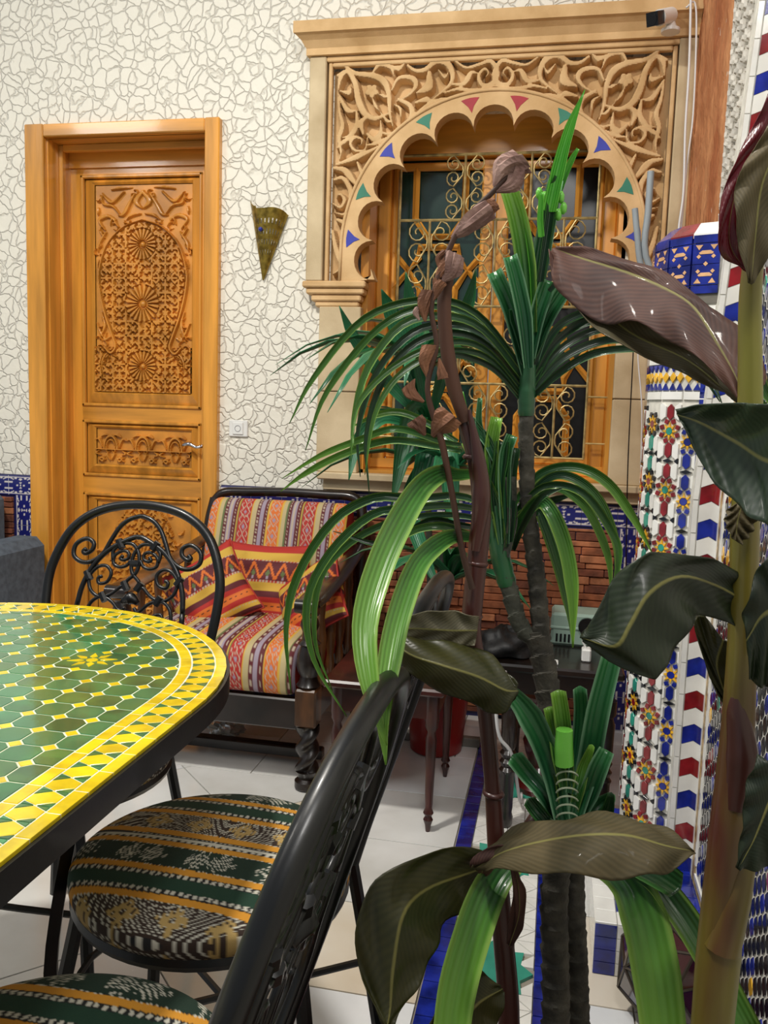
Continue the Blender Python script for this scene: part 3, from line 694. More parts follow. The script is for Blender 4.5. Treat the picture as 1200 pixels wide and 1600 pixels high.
# extra ties into the reveal so the grille is carried
for z_ in (zr[0]-.02, zr[2]-.05, zr[3]-.04, zr[4]+.06):
    for xa_, xb_ in ((gx1, WX1-.018), (gx0, WX0+.018)): MB().tube([(xa_, YG, z_), (xb_, YG, z_)], .004, 6).build('grille_tie', GRILLE, gr)
def spiral(cx, cz, r, a0, turns=1.4, sg=1, n=16):
    return [(cx+r*(1-.78*t)*math.cos(a0+sg*turns*2*PI*t), cz+r*(1-.78*t)*math.sin(a0+sg*turns*2*PI*t)) for t in np.linspace(0, 1, n)]
def cscroll(x, zc, hgt, wd, sg):
    """C-shaped scroll with two spiral ends, opening towards sg"""
    r = hgt*.27; top = spiral(x+sg*wd*.42, zc+hgt/2-r, r, PI/2 if sg > 0 else PI/2, 1.35, -sg)
    bot = spiral(x+sg*wd*.42, zc-hgt/2+r, r, -PI/2, 1.35, sg)
    return top[::-1]+[(x+sg*.002, zc+hgt*.14), (x, zc), (x+sg*.002, zc-hgt*.14)]+bot
def row(zt_, zb_, xs_):
    hh_ = zt_-zb_; zc = (zt_+zb_)/2
    for i, x_ in enumerate(xs_):
        MB().tube([(x_, YG, zt_), (x_, YG, zb_)], .005, 6).build('grille_bar', GRILLE, gr)
        for sg in (-1, 1):
            for q_ in (-1, 1):
                P = cscroll(x_+sg*.008, zc+q_*hh_*.25, hh_*.47, .085, sg)
                MB().tube([(p[0], YG, p[1]) for p in P], .0032, 5, up=(0, 1, 0)).build('scroll', GRILLE, gr)
wv = (gx1-gx0)
row(zr[0], zr[1], [gx0+wv*f for f in (.333, .667)])
row(zr[1], zr[2], [gx0+wv*f for f in (.16, .5, .84)])
row(zr[2], zr[3], [gx0+wv*f for f in (.333, .667)])
row(zr[3], zr[4], [gx0+wv*f for f in (.16, .5, .84)])
# ================================================================ SMALL WALL THINGS
def pin(px, py, y): return at(px, py, y)
sc = thing('wall_sconce', 'pierced brass cone wall sconce with a blue bead beside the door', 'sconce', at(412, 370, D))
SCB = mat('pierced_brass', 'a38a3c', .35, metal=.75, col2='6d5a22', vscale=45)
tp = at(411, 440, D-.01); R0 = .078; zc0 = at(412, 330, 3.2)[2]; cx0_ = at(418, 340, 3.2)[0]
mb = MB(); nA, nB = 41, 15; Pn = np.zeros((nA, nB, 3))
for i in range(nA):
    a_ = -PI*(i/(nA-1)); rx, ry = .076, .060
    top = zc0+.020*abs(math.sin(1.5*a_+.2))-.012+(.012 if a_ < -2.1 else 0)
    for j in range(nB):
        t = j/(nB-1); e_ = np.array([cx0_+rx*math.cos(a_), D-.004+ry*math.sin(a_), top+.024*max(0, math.cos(a_+PI))]); Pn[i, j] = tp+(e_-tp)*(.02+.98*t)
fcs = []; ids = np.arange(nA*nB).reshape(nA, nB)
for i in range(nA-1):
    for j in range(nB-1):
        if (j in (7, 11) and i % 3 == 1) or (j == 9 and i % 3 == 2) or (j == 5 and i % 4 == 1): continue
        fcs.append((ids[i, j], ids[i+1, j], ids[i+1, j+1], ids[i, j+1]))
mb.add(Pn.reshape(-1, 3), fcs); o_ = mb.build('pierced_cone', SCB, sc); md_ = o_.modifiers.new('t', 'SOLIDIFY'); md_.thickness = .0012
hb = MB(); hb.grid(Pn[:, 12:14]); 
pb = at(407, 358, D-.055); MB().lathe([(.001, -.009), (.007, -.006), (.009, 0), (.007, .006), (.001, .009)], pb, 12).build('glass_bead', TB, sc, smooth=True)
sw0, sw1 = at(359, 656, D), at(388, 683, D)
swt = thing('light_switch', 'white square light switch on the plaster between door and armchair', 'switch', (sw0+sw1)/2)
MB().box((sw0[0], D-.010, sw1[2]), (sw1[0], D, sw0[2]), bev=.003).build('switch_plate', WHITEP, swt)
c_ = (sw0+sw1)/2; ro = MB().box((c_[0]-.022, D-.015, c_[2]-.024), (c_[0]+.022, D-.009, c_[2]+.024), bev=.002); ro = ro.build('rocker', WHITEP, swt)
MB().tube([(c_[0]+.012*math.cos(t), D-.0155, c_[2]+.012*math.sin(t)) for t in np.linspace(0, 2*PI, 17)[:-1]], .0012, 5, closed=True).build('ring_mark', mat('grey_plastic', '8d8d90', .4, var=0), ro)
# security camera on the cornice
kx = at(1040, 26, 3.09); cm = thing('security_camera', 'small white bullet security camera with black face on the stone cornice', 'camera', kx+np.array([0, .01, 0]))
fr = at(1019, 30, 3.00); bk = at(1047, 24, 3.09)
dv = (fr-bk)/np.linalg.norm(fr-bk)
MB().tube([bk-dv*.005, bk+dv*.075], .0245, 20, up=(0, 0, 1)).build('camera_body', WHITEP, cm, smooth='auto')
MB().tube([bk+dv*.0755, bk+dv*.120], [.027, .029], 4, up=(.7, 0, .7)).build('camera_hood', BLACKP, cm); hd_ = bpy.data.objects['camera_hood']
MB().tube([bk+dv*.120, bk+dv*.1215], .017, 18).build('lens', GLD, hd_)
MB().lathe([(.03, -.055), (.031, -.045), (.02, -.040), (.013, -.02), (.012, 0)], bk-dv*.01, 18).build('camera_mount', WHITEP, cm, smooth='auto')
# cables running down beside the portal
def cable(name, label, pts, r, m, ydef=3.14, cat='cable', n=7):
    P = [at(p[0], p[1], p[2] if len(p) > 2 else ydef) for p in pts]; o_ = MB().tube(P, r, n, sub=5).build(name, m, smooth=True); return tag(o_, label, cat)
CW = mat('white_cable', 'dcdcdc', .4, var=0); CG = mat('grey_conduit', '8d9499', .35, var=.05)
cable('cable', 'white cable running down the right edge of the stone portal', [(1080, -20), (1077, 100), (1071, 200), (1068, 300), (1060, 365), (1054, 480)], .0042, CW, 3.07)
cable('cable', 'second white cable beside the terracotta strip, looping at the top', [(1072, 12), (1086, 5), (1088, 60), (1083, 180), (1073, 260), (1066, 340), (1058, 420)], .0032, CW, 3.08)
cable('cable', 'thick white cable hanging behind the tiled column down to the floor', [(1050, 480), (1032, 540), (1020, 590), (1011, 680), (1008, 800), (1003, 890), (1000, 1000)], .008, CW, 2.75)
cable('cable', 'thin cream cable hanging over the right stone shaft', [(998, 500), (997, 560), (1003, 640), (1001, 760), (1004, 860), (996, 960)], .0026, CW, 3.10)
cable('cable', 'thin dark cable hanging over the right stone shaft', [(992, 480), (989, 560), (983, 680), (980, 770), (978, 900)], .0022, BLACKP, 3.10)
for (a_, lab, r_) in (([(1017, 268), (1013, 330), (1009, 400), (1045, 480), (1062, 560), (1050, 1000)], 'taller grey plastic conduit rising behind the tiled column', .0095), ([(992, 326), (996, 370), (1003, 420), (1036, 500), (1052, 580), (1040, 1000)], 'shorter grey plastic conduit leaning beside the taller one', .0085)):
    P = [at(p[0], p[1], 2.5 if 'taller' in lab else 2.56) for p in a_]; o_ = MB().tube(P, r_, 12, sub=4).build('conduit', CG, smooth='auto'); tag(o_, lab, 'pipe')
# ================================================================ TILED COLUMN
CX, CY, CR = .362, 2.18, .156
colm = thing('tiled_column', 'engaged faceted column covered in star pattern mosaic tiles with blue band at top', 'column', (CX, CY, .12))
NF = 16; CZ0, CZ1 = .12, 1.573
def cpt(k, r=CR): a = 2*PI*(k+.5)/NF; return np.array([CX+r*math.cos(a), CY+r*math.sin(a)])
core = MB(); P = [(*cpt(k, CR-.004), CZ0) for k in range(NF)]; core.prism(P, (0, 0, CZ1-CZ0)); core.build('shaft', GROUT, colm)
def fmap(k, r=CR):
    """map (u across, v up, height) of facet k to the world"""
    p, q_ = cpt(k, r-.004), cpt(k+1, r-.004); d_ = (q_-p); W_ = np.linalg.norm(d_); d_ = d_/W_; nrm = np.array([d_[1], -d_[0]])
    if nrm.dot(p-np.array([CX, CY])) < 0: nrm = -nrm
    def f(u, v, hh): w_ = p+d_*u+nrm*hh; return (w_[0], w_[1], v)
    return f, W_
facets = [5, 6, 7, 8]       # counter-clockwise, from the far left facet round to the one beside the pilaster
def ctile(k, poly, m, nm='tile', h=.0052):
    f, W_ = fmap(k); q = clip([tuple(p) for p in poly], -1, 0, -.0008); q = clip(q, 1, 0, W_-.0008) if q else q
    if len(q) >= 3 and area2(q) > 8e-6: piece(nm, q, 0, h, m, colm, f, .0006)
def ngon(cx, cz, r, n, ph=0): return [(cx+r*math.cos(ph+2*PI*i/n), cz+r*math.sin(ph+2*PI*i/n)) for i in range(n)]
PER = .137
def star_facet(k, uc, hexm, cenm, sqm, z0, z1, off):
    """column of eight-pointed stars with long hexagons between them"""
    z = z0+off-PER
    while z < z1+PER:
        def ok(c, e=.0): return z0+e < c < z1-e
        s = .0165
        if ok(z, .02):
            ctile(k, ngon(uc, z, .0088, 8, PI/8), cenm, 'star_centre')
            mb = MB(); f, W_ = fmap(k); any_ = False
            for i in range(8):
                a = PI*i/4; r0, r1, r2 = .0095, .0165, .0245
                pts = [(uc+r0*math.cos(a-.30), z+r0*math.sin(a-.30)), (uc+r2*math.cos(a-.26)*.80, z+r2*math.sin(a-.26)*.80), (uc+r2*math.cos(a), z+r2*math.sin(a)), (uc+r2*math.cos(a+.26)*.80, z+r2*math.sin(a+.26)*.80), (uc+r0*math.cos(a+.30), z+r0*math.sin(a+.30))]
                pts = [(uc+.0095*math.cos(a-.36), z+.0095*math.sin(a-.36)), (uc+.0215*math.cos(a), z+.0215*math.sin(a)), (uc+.0095*math.cos(a+.36), z+.0095*math.sin(a+.36))]
                q = clip(clip(pts, -1, 0, -.0008), 1, 0, W_-.0008) if len(clip(pts, -1, 0, -.0008)) > 2 else []
                if len(q) >= 3 and area2(q) > 5e-6: b2 = piece(None, q, 0, .0052, None, None, f, .0004); mb.add(np.vstack(b2.v), b2.f); any_ = True
            if any_: mb.build('star_points', TY, colm, kind='stuff')
            mb = MB(); any_ = False
            for i in range(8):
                a = PI/8+PI*i/4; c0 = (uc+.0238*math.cos(a), z+.0238*math.sin(a)); q = ngon(c0[0], c0[1], .0068, 4, a)
                q = clip(q, -1, 0, -.0008); q = clip(q, 1, 0, W_-.0008) if len(q) > 2 else []
                if len(q) >= 3 and area2(q) > 5e-6 and i not in (1, 2, 5, 6)[:0]: b2 = piece(None, q, 0, .0052, None, None, f, .0004); mb.add(np.vstack(b2.v), b2.f); any_ = True
            if any_: mb.build('small_squares', sqm, colm, kind='stuff')
        for sg in (1, -1):
            c = z+sg*.044
            if ok(c, .016): ctile(k, [(uc, c-.0185), (uc+.0085, c-.0105), (uc+.0085, c+.0105), (uc, c+.0185), (uc-.0085, c+.0105), (uc-.0085, c-.0105)], hexm, 'long_hexagon')
        c = z+PER/2
        if ok(c, .008):
            for du in (-.0, ): ctile(k, [(uc-.014, c), (uc, c-.0048), (uc+.014, c), (uc, c+.0048)], TK, 'lozenge')
            for du in (-.028, .028): ctile(k, [(uc+du-.010, c), (uc+du, c-.0055), (uc+du+.010, c), (uc+du, c+.0055)], TK, 'lozenge')
            # white glaze fields either side
        for du in (-.0235, .0235):
            for q_ in (-1, 1):
                c2 = z+q_*.045
                if ok(c2, .022): ctile(k, [(uc+du, c2-.020), (uc+du+.0115, c2-.012), (uc+du+.0115, c2+.012), (uc+du, c2+.020), (uc+du-.0115, c2+.012), (uc+du-.0115, c2-.012)], TW, 'white_tile')
        z += PER
ZT = 1.215                                  # top of the star field
for k, hexm, cenm, sqm, off in ((6, TB, TG, TB, .01), (7, TR, TG, TR, .02), (8, TG, TR, TK, .05), (9, TR, TG, TR, .035), (10, TB, TB, TB, .012)):
    f, W_ = fmap(k); uc = W_/2 if k != 10 else .0175
    star_facet(k, uc, hexm, cenm, sqm, CZ0+.03, ZT, off)
    if k in (10,):
        z = CZ0+.03
        while z < 1.34: ctile(k, [(.0365, z), (.0495, z), (.0495, z+.052), (.0365, z+.052)], TB, 'border_tile'); z += .0535
    # bands above the star field: white, yellow lozenges between blue triangles, white, blue teeth
    ctile(k, [(.001, ZT+.002), (W_-.001, ZT+.002), (W_-.001, ZT+.020), (.001, ZT+.020)], TW, 'white_tile')
    nn = 3; pw = W_/nn
    for i in range(nn):
        u0 = i*pw; c = u0+pw/2; zb_ = ZT+.023
        ctile(k, [(u0+.001, zb_), (u0+pw-.001, zb_), (c, zb_+.016)], TB, 'triangle_tile')
        ctile(k, [(c, zb_+.017), (u0+pw-.001, zb_+.029), (c, zb_+.041), (u0+.001, zb_+.029)], TY, 'yellow_lozenge')
        ctile(k, [(u0+.001, zb_+.058), (u0+pw-.001, zb_+.058), (c, zb_+.042)], TB, 'triangle_tile')
        ctile(k, ngon(u0+.0005, zb_+.029, .003, 4), TK, 'small_lozenge')
    ctile(k, [(.001, ZT+.083), (W_/2, ZT+.083), (W_/2, ZT+.108), (.001, ZT+.108)], TW, 'white_tile'); ctile(k, [(W_/2+.001, ZT+.083), (W_-.001, ZT+.083), (W_-.001, ZT+.108), (W_/2+.001, ZT+.108)], TW, 'white_tile')
    for i in range(nn):
        u0 = i*pw; ctile(k, [(u0+.001, ZT+.112), (u0+pw-.002, ZT+.112), (u0+pw-.002, ZT+.135), (u0+pw/2, ZT+.150), (u0+.001, ZT+.135)], TB if i % 2 == k % 2 else TW, 'tooth_tile')
        ctile(k, [(u0+.001, ZT+.155), (u0+pw-.002, ZT+.155), (u0+pw-.002, ZT+.21), (u0+.001, ZT+.21)], TW if i % 2 == k % 2 else TK, 'tooth_tile')
# broken grey ledge, blue capital band, chevron rim
ld = MB(); 
Pl = [(*cpt(k+j/4*0, CR-.0), 1.43) for k in range(NF) for j in (0,)]; ld.prism(Pl, (0, 0, .022)); ld.build('cement_ledge', mat('grey_cement', '77736a', .9, bump=.8, bscale=60, var=.2), colm)
Pl = [(*cpt(k, CR-.006), 1.45) for k in range(NF)]; MB().prism(Pl, (0, 0, .135)).build('capital_core', GROUT, colm)
KN2 = []
for k in (6, 7, 8, 9, 10):
    f, W_ = fmap(k, CR+.003)
    def t2(poly, m, nm, h=.006): piece(nm, poly, 0, h, m, colm, f, .0006)
    for z0 in (1.452, 1.562): t2([(.001, z0), (W_-.001, z0), (W_-.001, z0+.017), (.001, z0+.017)], TB, 'band_tile')
    for j in range(1):
        u0 = .0008; u1 = W_-.0008
        for q_ in range(2):
            z0 = 1.4705+q_*.0455; z1 = z0+.0445; t2([(u0, z0), (u1, z0), (u1, z1), (u0, z1)], TB, 'knot_tile')
            c = ((u0+u1)/2, (z0+z1)/2)
    mb = MB()
    def ins(poly): 
        b2 = piece(None, poly, .0058, .0012, None, None, f, .0002); mb.add(np.vstack(b2.v), b2.f)
    for j in range(1):
        uc = W_/2
        ins(ngon(uc, 1.516, .0052, 4)); 
        for dz in (-.030, .030): ins([(uc-.013, 1.516+dz*.8-.003), (uc+.013, 1.516+dz*.8-.003), (uc+.016, 1.516+dz*.8), (uc+.009, 1.516+dz*.8+.005), (uc-.009, 1.516+dz*.8+.005), (uc-.016, 1.516+dz*.8)])
    for uc in (.0055+.009, W_-.0055-.009):
        ins(ngon(uc, 1.500, .005, 4)); ins(ngon(uc, 1.532, .005, 4))
        ins([(uc-.008, 1.557), (uc+.008, 1.557), (uc, 1.546)]); ins([(uc-.008, 1.474), (uc, 1.485), (uc+.008, 1.474)])
    mb.build('clay_inlay', TTAN, colm, kind='stuff')
    # sloping rim tiles above
    p0, p1 = cpt(k, CR+.002), cpt(k+1, CR+.002); i0, i1 = cpt(k, CR-.06), cpt(k+1, CR-.06)
    for j in range(1):
        m_ = (TR, TW, TB)[(k) % 3]; v = [(*p0, 1.583), (*p1, 1.583), (*(p1*.5+i1*.5), 1.612), (*(p0*.5+i0*.5), 1.612)]
        v2 = [(x, y, z-.01) for x, y, z in v]; mb2 = MB(); mb2.add(v2+v, [(3, 2, 1, 0), (4, 5, 6, 7), (0, 1, 5, 4), (1, 2, 6, 5), (2, 3, 7, 6), (3, 0, 4, 7)]); mb2.build('rim_tile', m_, colm)
Pl = [(*cpt(k, CR-.035), 1.58) for k in range(NF)]; MB().prism(Pl, (0, 0, .028)).build('cap_top', GROUT, colm)
# ================================================================ PLINTH
pth = thing('tiled_plinth', 'low tiled plinth with cobalt and white squares under the mosaic column', 'plinth', (.25, 2.0, 0))
QX, QY0, QY1, QZ = .133, 1.738, 2.29, .118
MB().box((QX+.004, QY0+.004, 0), (XR, QY1, QZ-.005)).build('bed', GROUT, pth)
yy = QY0
i = 0
while yy < QY1-.01:
    y1 = min(yy+.05, QY1)
    for j in range(3):   # slanted white tiles on the side facing left
        z0, z1 = .002+j*.0385, .002+(j+1)*.0385-.0015; v = [(QX, yy+.001, z0), (QX, y1-.001, z0+.006), (QX, y1-.001, z1+.002), (QX, yy+.001, z1)]
        MB().prism([(QX+.0045, a_, b2) for _, a_, b2 in v], (-.0045, 0, 0)).build('side_tile', TW if not (i == 0) else TW, pth)
    yy = y1; i += 1
for j in range(4):
    for i in range(5):
        x0 = QX+.001+i*.0455; x1 = min(x0+.044, XR)
        if x1-x0 > .01: MB().box((x0, QY0-.001, .002+j*.028), (x1, QY0+.005, .002+j*.028+.0265)).build('front_tile', TB if i in (0, 2, 3, 4) or j == 3 and False else TW, pth)
for i in range(5):
    for j in range(15):
        x0 = QX+.001+i*.0455; x1 = min(x0+.044, XR); y0 = QY0+j*.048; y1 = min(y0+.0465, QY1)
        if x1-x0 > .01 and y1-y0 > .01: MB().box((x0, y0, QZ-.006), (x1, y1, QZ), bev=.001).build('top_tile', TW if (j < 1 or i == 0) else TB, pth)
# ================================================================ LANTERN on the floor
lc = np.array([.268, 1.625, 0]); lan = thing('glass_lantern', 'faceted floor lantern with dark red and blue glass panes beside the tiled plinth', 'lantern', lc)
GR_, _, b_ = newmat('dark_red_glass'); setc(b_, '3d1315', .12, coat=.5); GB_, _, b_ = newmat('dark_blue_glass'); setc(b_, '0b1038', .1, coat=.5); GC_, _, b_ = newmat('smoky_glass'); setc(b_, '3c413c', .12, coat=.5)
LF = mat('tin_frame', '5d5348', .4, metal=.7, var=.2)
rings = [(.040, .006, 0), (.092, .055, .5), (.100, .130, 0), (.070, .185, .5), (.024, .205, 0)]
V_ = [[lc+np.array([r*math.cos(2*PI*(i+o)/6+.5), r*math.sin(2*PI*(i+o)/6+.5), z]) for i in range(6)] for r, z, o in rings]
gls = [GR_, GB_, GC_]
def pane(pts, m):
    pts = [np.array(p) for p in pts]; c = sum(pts)/len(pts); P = [c+(p-c)*.95 for p in pts]; nrm = np.cross(P[1]-P[0], P[2]-P[0]); nrm /= np.linalg.norm(nrm)
    if nrm.dot(c-lc-np.array([0, 0, .1])) < 0: nrm = -nrm
    MB().prism(P, -nrm*.003).build('pane', m, lan)
    return pts
fr_ = []
for a_ in range(len(rings)-1):
    lo, hi = V_[a_], V_[a_+1]; s_ = 0 if rings[a_+1][2] > rings[a_][2] else 1
    for i in range(6):
        j = (i+1) % 6
        if s_ == 0: t1 = (lo[i], lo[j], hi[i]); t2_ = (hi[i], hi[j], lo[j])
        else: t1 = (lo[i], lo[j], hi[j]); t2_ = (hi[i], hi[j], lo[i])
        pane(t1, gls[(i+a_) % 2]); pane(t2_, gls[(i+a_+1) % 3]); fr_ += [(t1[0], t1[2]), (t1[1], t1[2]), (lo[i], lo[j])]
for e_ in fr_: MB().tube(e_, .0032, 5).build('frame_bar', LF, lan)
MB().lathe([(.040, 0), (.044, .003), (.042, .008), (.02, .010)], lc, 18).build('base_ring', LF, lan); MB().lathe([(.026, .202), (.024, .21), (.012, .222), (.010, .235), (.004, .24)], lc, 14).build('cap', LF, lan, smooth='auto')
MB().tube([lc+np.array([.018*math.cos(t), 0, .250+.018*math.sin(t)]) for t in np.linspace(0, 2*PI, 17)[:-1]], .002, 6, closed=True).build('ring', LF, lan)
# ================================================================ MOSAIC TABLE
TZ = .75; TCX, TCY, TA, TB_ = -.945, 1.085, .475, .480; TY0 = -.25
tbl = thing('mosaic_table', 'long oval table topped with green and yellow mosaic tiles on a black iron frame', 'table', (TCX, .6, 0))
GREEN = [mat('green_glaze_a', '357f48', .12, coat=.6, col2='1f5833', vscale=14, bump=.25, bscale=25, dist=.002), mat('green_glaze_b', '3f8a58', .10, coat=.6, col2='2a6a45', vscale=14, bump=.25, bscale=25, dist=.002), mat('green_glaze_c', '2c7049', .12, coat=.6, col2='45743a', vscale=11, bump=.25, bscale=25, dist=.002), mat('green_glaze_d', '4c7c3e', .13, coat=.6, col2='2c5a34', vscale=16, bump=.25, bscale=25, dist=.002)]
YEL = [mat('yellow_mosaic_a', 'e8cf1c', .16, coat=.5, var=.08, vscale=30, bump=.2, bscale=40), mat('yellow_mosaic_b', 'dcc018', .16, coat=.5, var=.1, vscale=30, bump=.2, bscale=40)]
TG_GROUT = mat('table_grout', 'd8d6bc', .8, var=.08, vscale=30)
def outline(ins=0, n=64):
    a, b2 = TA-ins, TB_-ins; e = 2/2.03; P = [(TCX+a, TY0)]
    for t in np.linspace(0, PI, n): c, s = math.cos(t), math.sin(t); P.append((TCX+a*math.copysign(abs(c)**e, c), TCY+b2*abs(s)**e))
    P.append((TCX-a, TY0)); return P
O0 = outline(.003); MB().prism([(x, y, TZ-.012) for x, y in O0], (0, 0, .0122)).build('mosaic_bed', TG_GROUT, tbl)
def ringpr(o1, o2, z0, z1, m, name):
    mb = MB(); n = len(o1); v = []
    for (o_, z) in ((o1, z0), (o1, z1), (o2, z1), (o2, z0)): v += [(x, y, z) for x, y in o_]
    f = []
    for i in range(n-1):
        for r in range(4): r2 = (r+1) % 4; f.append((r*n+i, r*n+i+1, r2*n+i+1, r2*n+i))
    f += [(0, n, 2*n, 3*n), (n-1, 4*n-1, 3*n-1, 2*n-1)]
    mb.add(v, f); return mb.build(name, m, tbl)
ringpr(outline(.002), outline(-.003), TZ-.038, TZ-.0035, IRON, 'apron'); 
# concentric courses
def course(i0, i1, nseg_len, mats, name, gap=.0009):
    """a ring of tiles between insets i0 and i1"""
    A_ = np.array(outline(i0, 400)); B_ = np.array(outline(i1, 400)); L_ = np.r_[0, np.cumsum(np.linalg.norm(np.diff(A_, axis=0), axis=1))]
    # keep to the stretch in view
    tot = L_[-1]; n = int(tot/nseg_len); s = np.linspace(0, tot, n+1); out_ = []
    Lb = L_*1.0
    for k in range(n):
        pa = [np.array([np.interp(s_, L_, A_[:, c]) for c in (0, 1)]) for s_ in (s[k], s[k+1])]; pb_ = [np.array([np.interp(s_, Lb, B_[:, c]) for c in (0, 1)]) for s_ in (s[k], s[k+1])]
        out_.append((pa[0], pa[1], pb_[1], pb_[0]))
    return out_
def vis(p): return p[1] > .45 and p[0] > -1.30
def ttile(poly, m, name, g=.0011, h=.0045):
    q = shrink(poly, g)
    if len(q) >= 3 and area2(q) > 6e-6: piece(name, q, TZ-.0035, h, m, tbl, flat, .0007)
for q in course(.001, .020, .052, YEL, ''):
    if vis(q[0]): ttile(q, random.choice(YEL), 'rim_tile')
for q in course(.057, .076, .045, YEL, ''):
    if vis(q[0]): ttile(q, random.choice(YEL), 'inner_rim_tile')
GRN2 = GREEN
for q in course(.0205, .0565, .0345, YEL, ''):
    if not vis(q[0]): continue
    a, b2, c, d_ = [np.array(x) for x in q]; ab, cd = (a+b2)/2, (c+d_)/2; e0 = (a+d_)/2; e1 = (b2+c)/2
    # yellow lozenge with clipped ends between pairs of green triangles that meet at a point
    lp = lambda p, q_, t: tuple(p*(1-t)+q_*t)
    t0, t1 = .30, .74; s0, s1 = .22, .66
    ttile([tuple(e0), lp(a, b2, t0), lp(a, b2, t1), tuple(e1), lp(d_, c, s1), lp(d_, c, s0)], random.choice(YEL), 'diamond_tile', .0008)
    for (o1_, o2_, tp_) in ((lp(a, b2, t1), tuple(b2), tuple(e1)), (tuple(a), lp(a, b2, t0), tuple(e0)), (lp(d_, c, s1), tuple(c), tuple(e1)), (tuple(d_), lp(d_, c, s0), tuple(e0))): ttile([o1_, o2_, tp_], random.choice(GRN2), 'triangle_tile', .0005)
# octagons and little squares
inn = [np.array(p) for p in outline(.0765, 48)]
def clipin(poly):
    for i in range(len(inn)-1):
        a, b2 = inn[i], inn[i+1]; d_ = b2-a; nx_, ny_ = d_[1], -d_[0]; L_ = math.hypot(nx_, ny_)
        if L_ < 1e-9: continue
        poly = clip(poly, nx_/L_, ny_/L_, (nx_*a[0]+ny_*a[1])/L_)
        if len(poly) < 3: return []
    return poly
PX_, PY_ = .0468, .0478; GX0, GY0 = -.5345, .794; sc_ = .0112
stc = (-.722, 1.226)
for i in range(-1, 17):
    for j in range(-7, 17):
        vx, vy = GX0-i*PX_, GY0+j*PY_
        if not vis((vx, vy)): continue
        ds = math.hypot(vx-stc[0], vy-stc[1])
        if ds > .040:
            q = clipin([(vx-sc_, vy), (vx, vy-sc_), (vx+sc_, vy), (vx, vy+sc_)])
            if q: ttile(q, random.choice(YEL), 'small_tile')
        cx, cy = vx-PX_/2, vy+PY_/2
        if math.hypot(cx-stc[0], cy-stc[1]) > .037:
            hx, hy = PX_/2, PY_/2
            q = clipin([(cx-hx+sc_, cy-hy), (cx+hx-sc_, cy-hy), (cx+hx, cy-hy+sc_), (cx+hx, cy+hy-sc_), (cx+hx-sc_, cy+hy), (cx-hx+sc_, cy+hy), (cx-hx, cy+hy-sc_), (cx-hx, cy-hy+sc_)])
            if q: ttile(q, random.choices(GREEN, [4, 4, 3, 2])[0], 'octagon_tile')
piece('star_ground_tile', [(stc[0]-.0455+.0112*0, stc[1]-.036), (stc[0]-.036, stc[1]-.0465), (stc[0]+.036, stc[1]-.0465), (stc[0]+.0455, stc[1]-.036), (stc[0]+.0455, stc[1]+.036), (stc[0]+.036, stc[1]+.0465), (stc[0]-.036, stc[1]+.0465), (stc[0]-.0455, stc[1]+.036)], TZ-.0035, .0042, GREEN[0], tbl, flat, .0005)
ttile(ngon(stc[0], stc[1], .0105, 8, PI/8), YEL[0], 'star_centre', .0006, .0052)
for i in range(8):
    a = PI*i/4+PI/8; c = math.cos(a); s = math.sin(a); R2 = lambda r, t: (stc[0]+r*math.cos(a+t), stc[1]+r*math.sin(a+t))
    ttile([R2(.0115, 0), R2(.0215, .32), R2(.041, 0), R2(.0215, -.32)], YEL[i % 2], 'star_point', .0004, .0052); a += PI/8
# iron pedestal
for (x, y, dx, dy) in ((TCX+.28, 1.18, -.03, -.10), (TCX-.28, 1.18, .03, -.10), (TCX+.28, .15, -.03, .1), (TCX-.28, .15, .03, .1)):
    P = [(x, y, TZ-.015), (x+dx*1.0, y+dy*.9, .45), (x+dx*1.1, y+dy*1.1, .25), (x+dx*.2, y+dy*.2, .03), (x-dx*.3, y-dy*.3, .012)]
    mb = MB(); mb.tube(P, .019, 4, sub=5, flat=.5, up=(1, 0, 0)); mb.build('leg', IRON, tbl, smooth='auto')
for y in (1.07, .25): MB().tube([(TCX-.26, y, .27), (TCX, y, .215), (TCX+.26, y, .27)], .016, 4, sub=5, flat=.6, up=(0, 1, 0)).build('crossbar', IRON, tbl)
MB().tube([(TCX, 1.07, .22), (TCX, .66, .20), (TCX, .25, .22)], .015, 4, sub=5).build('long_stretcher', IRON, tbl)
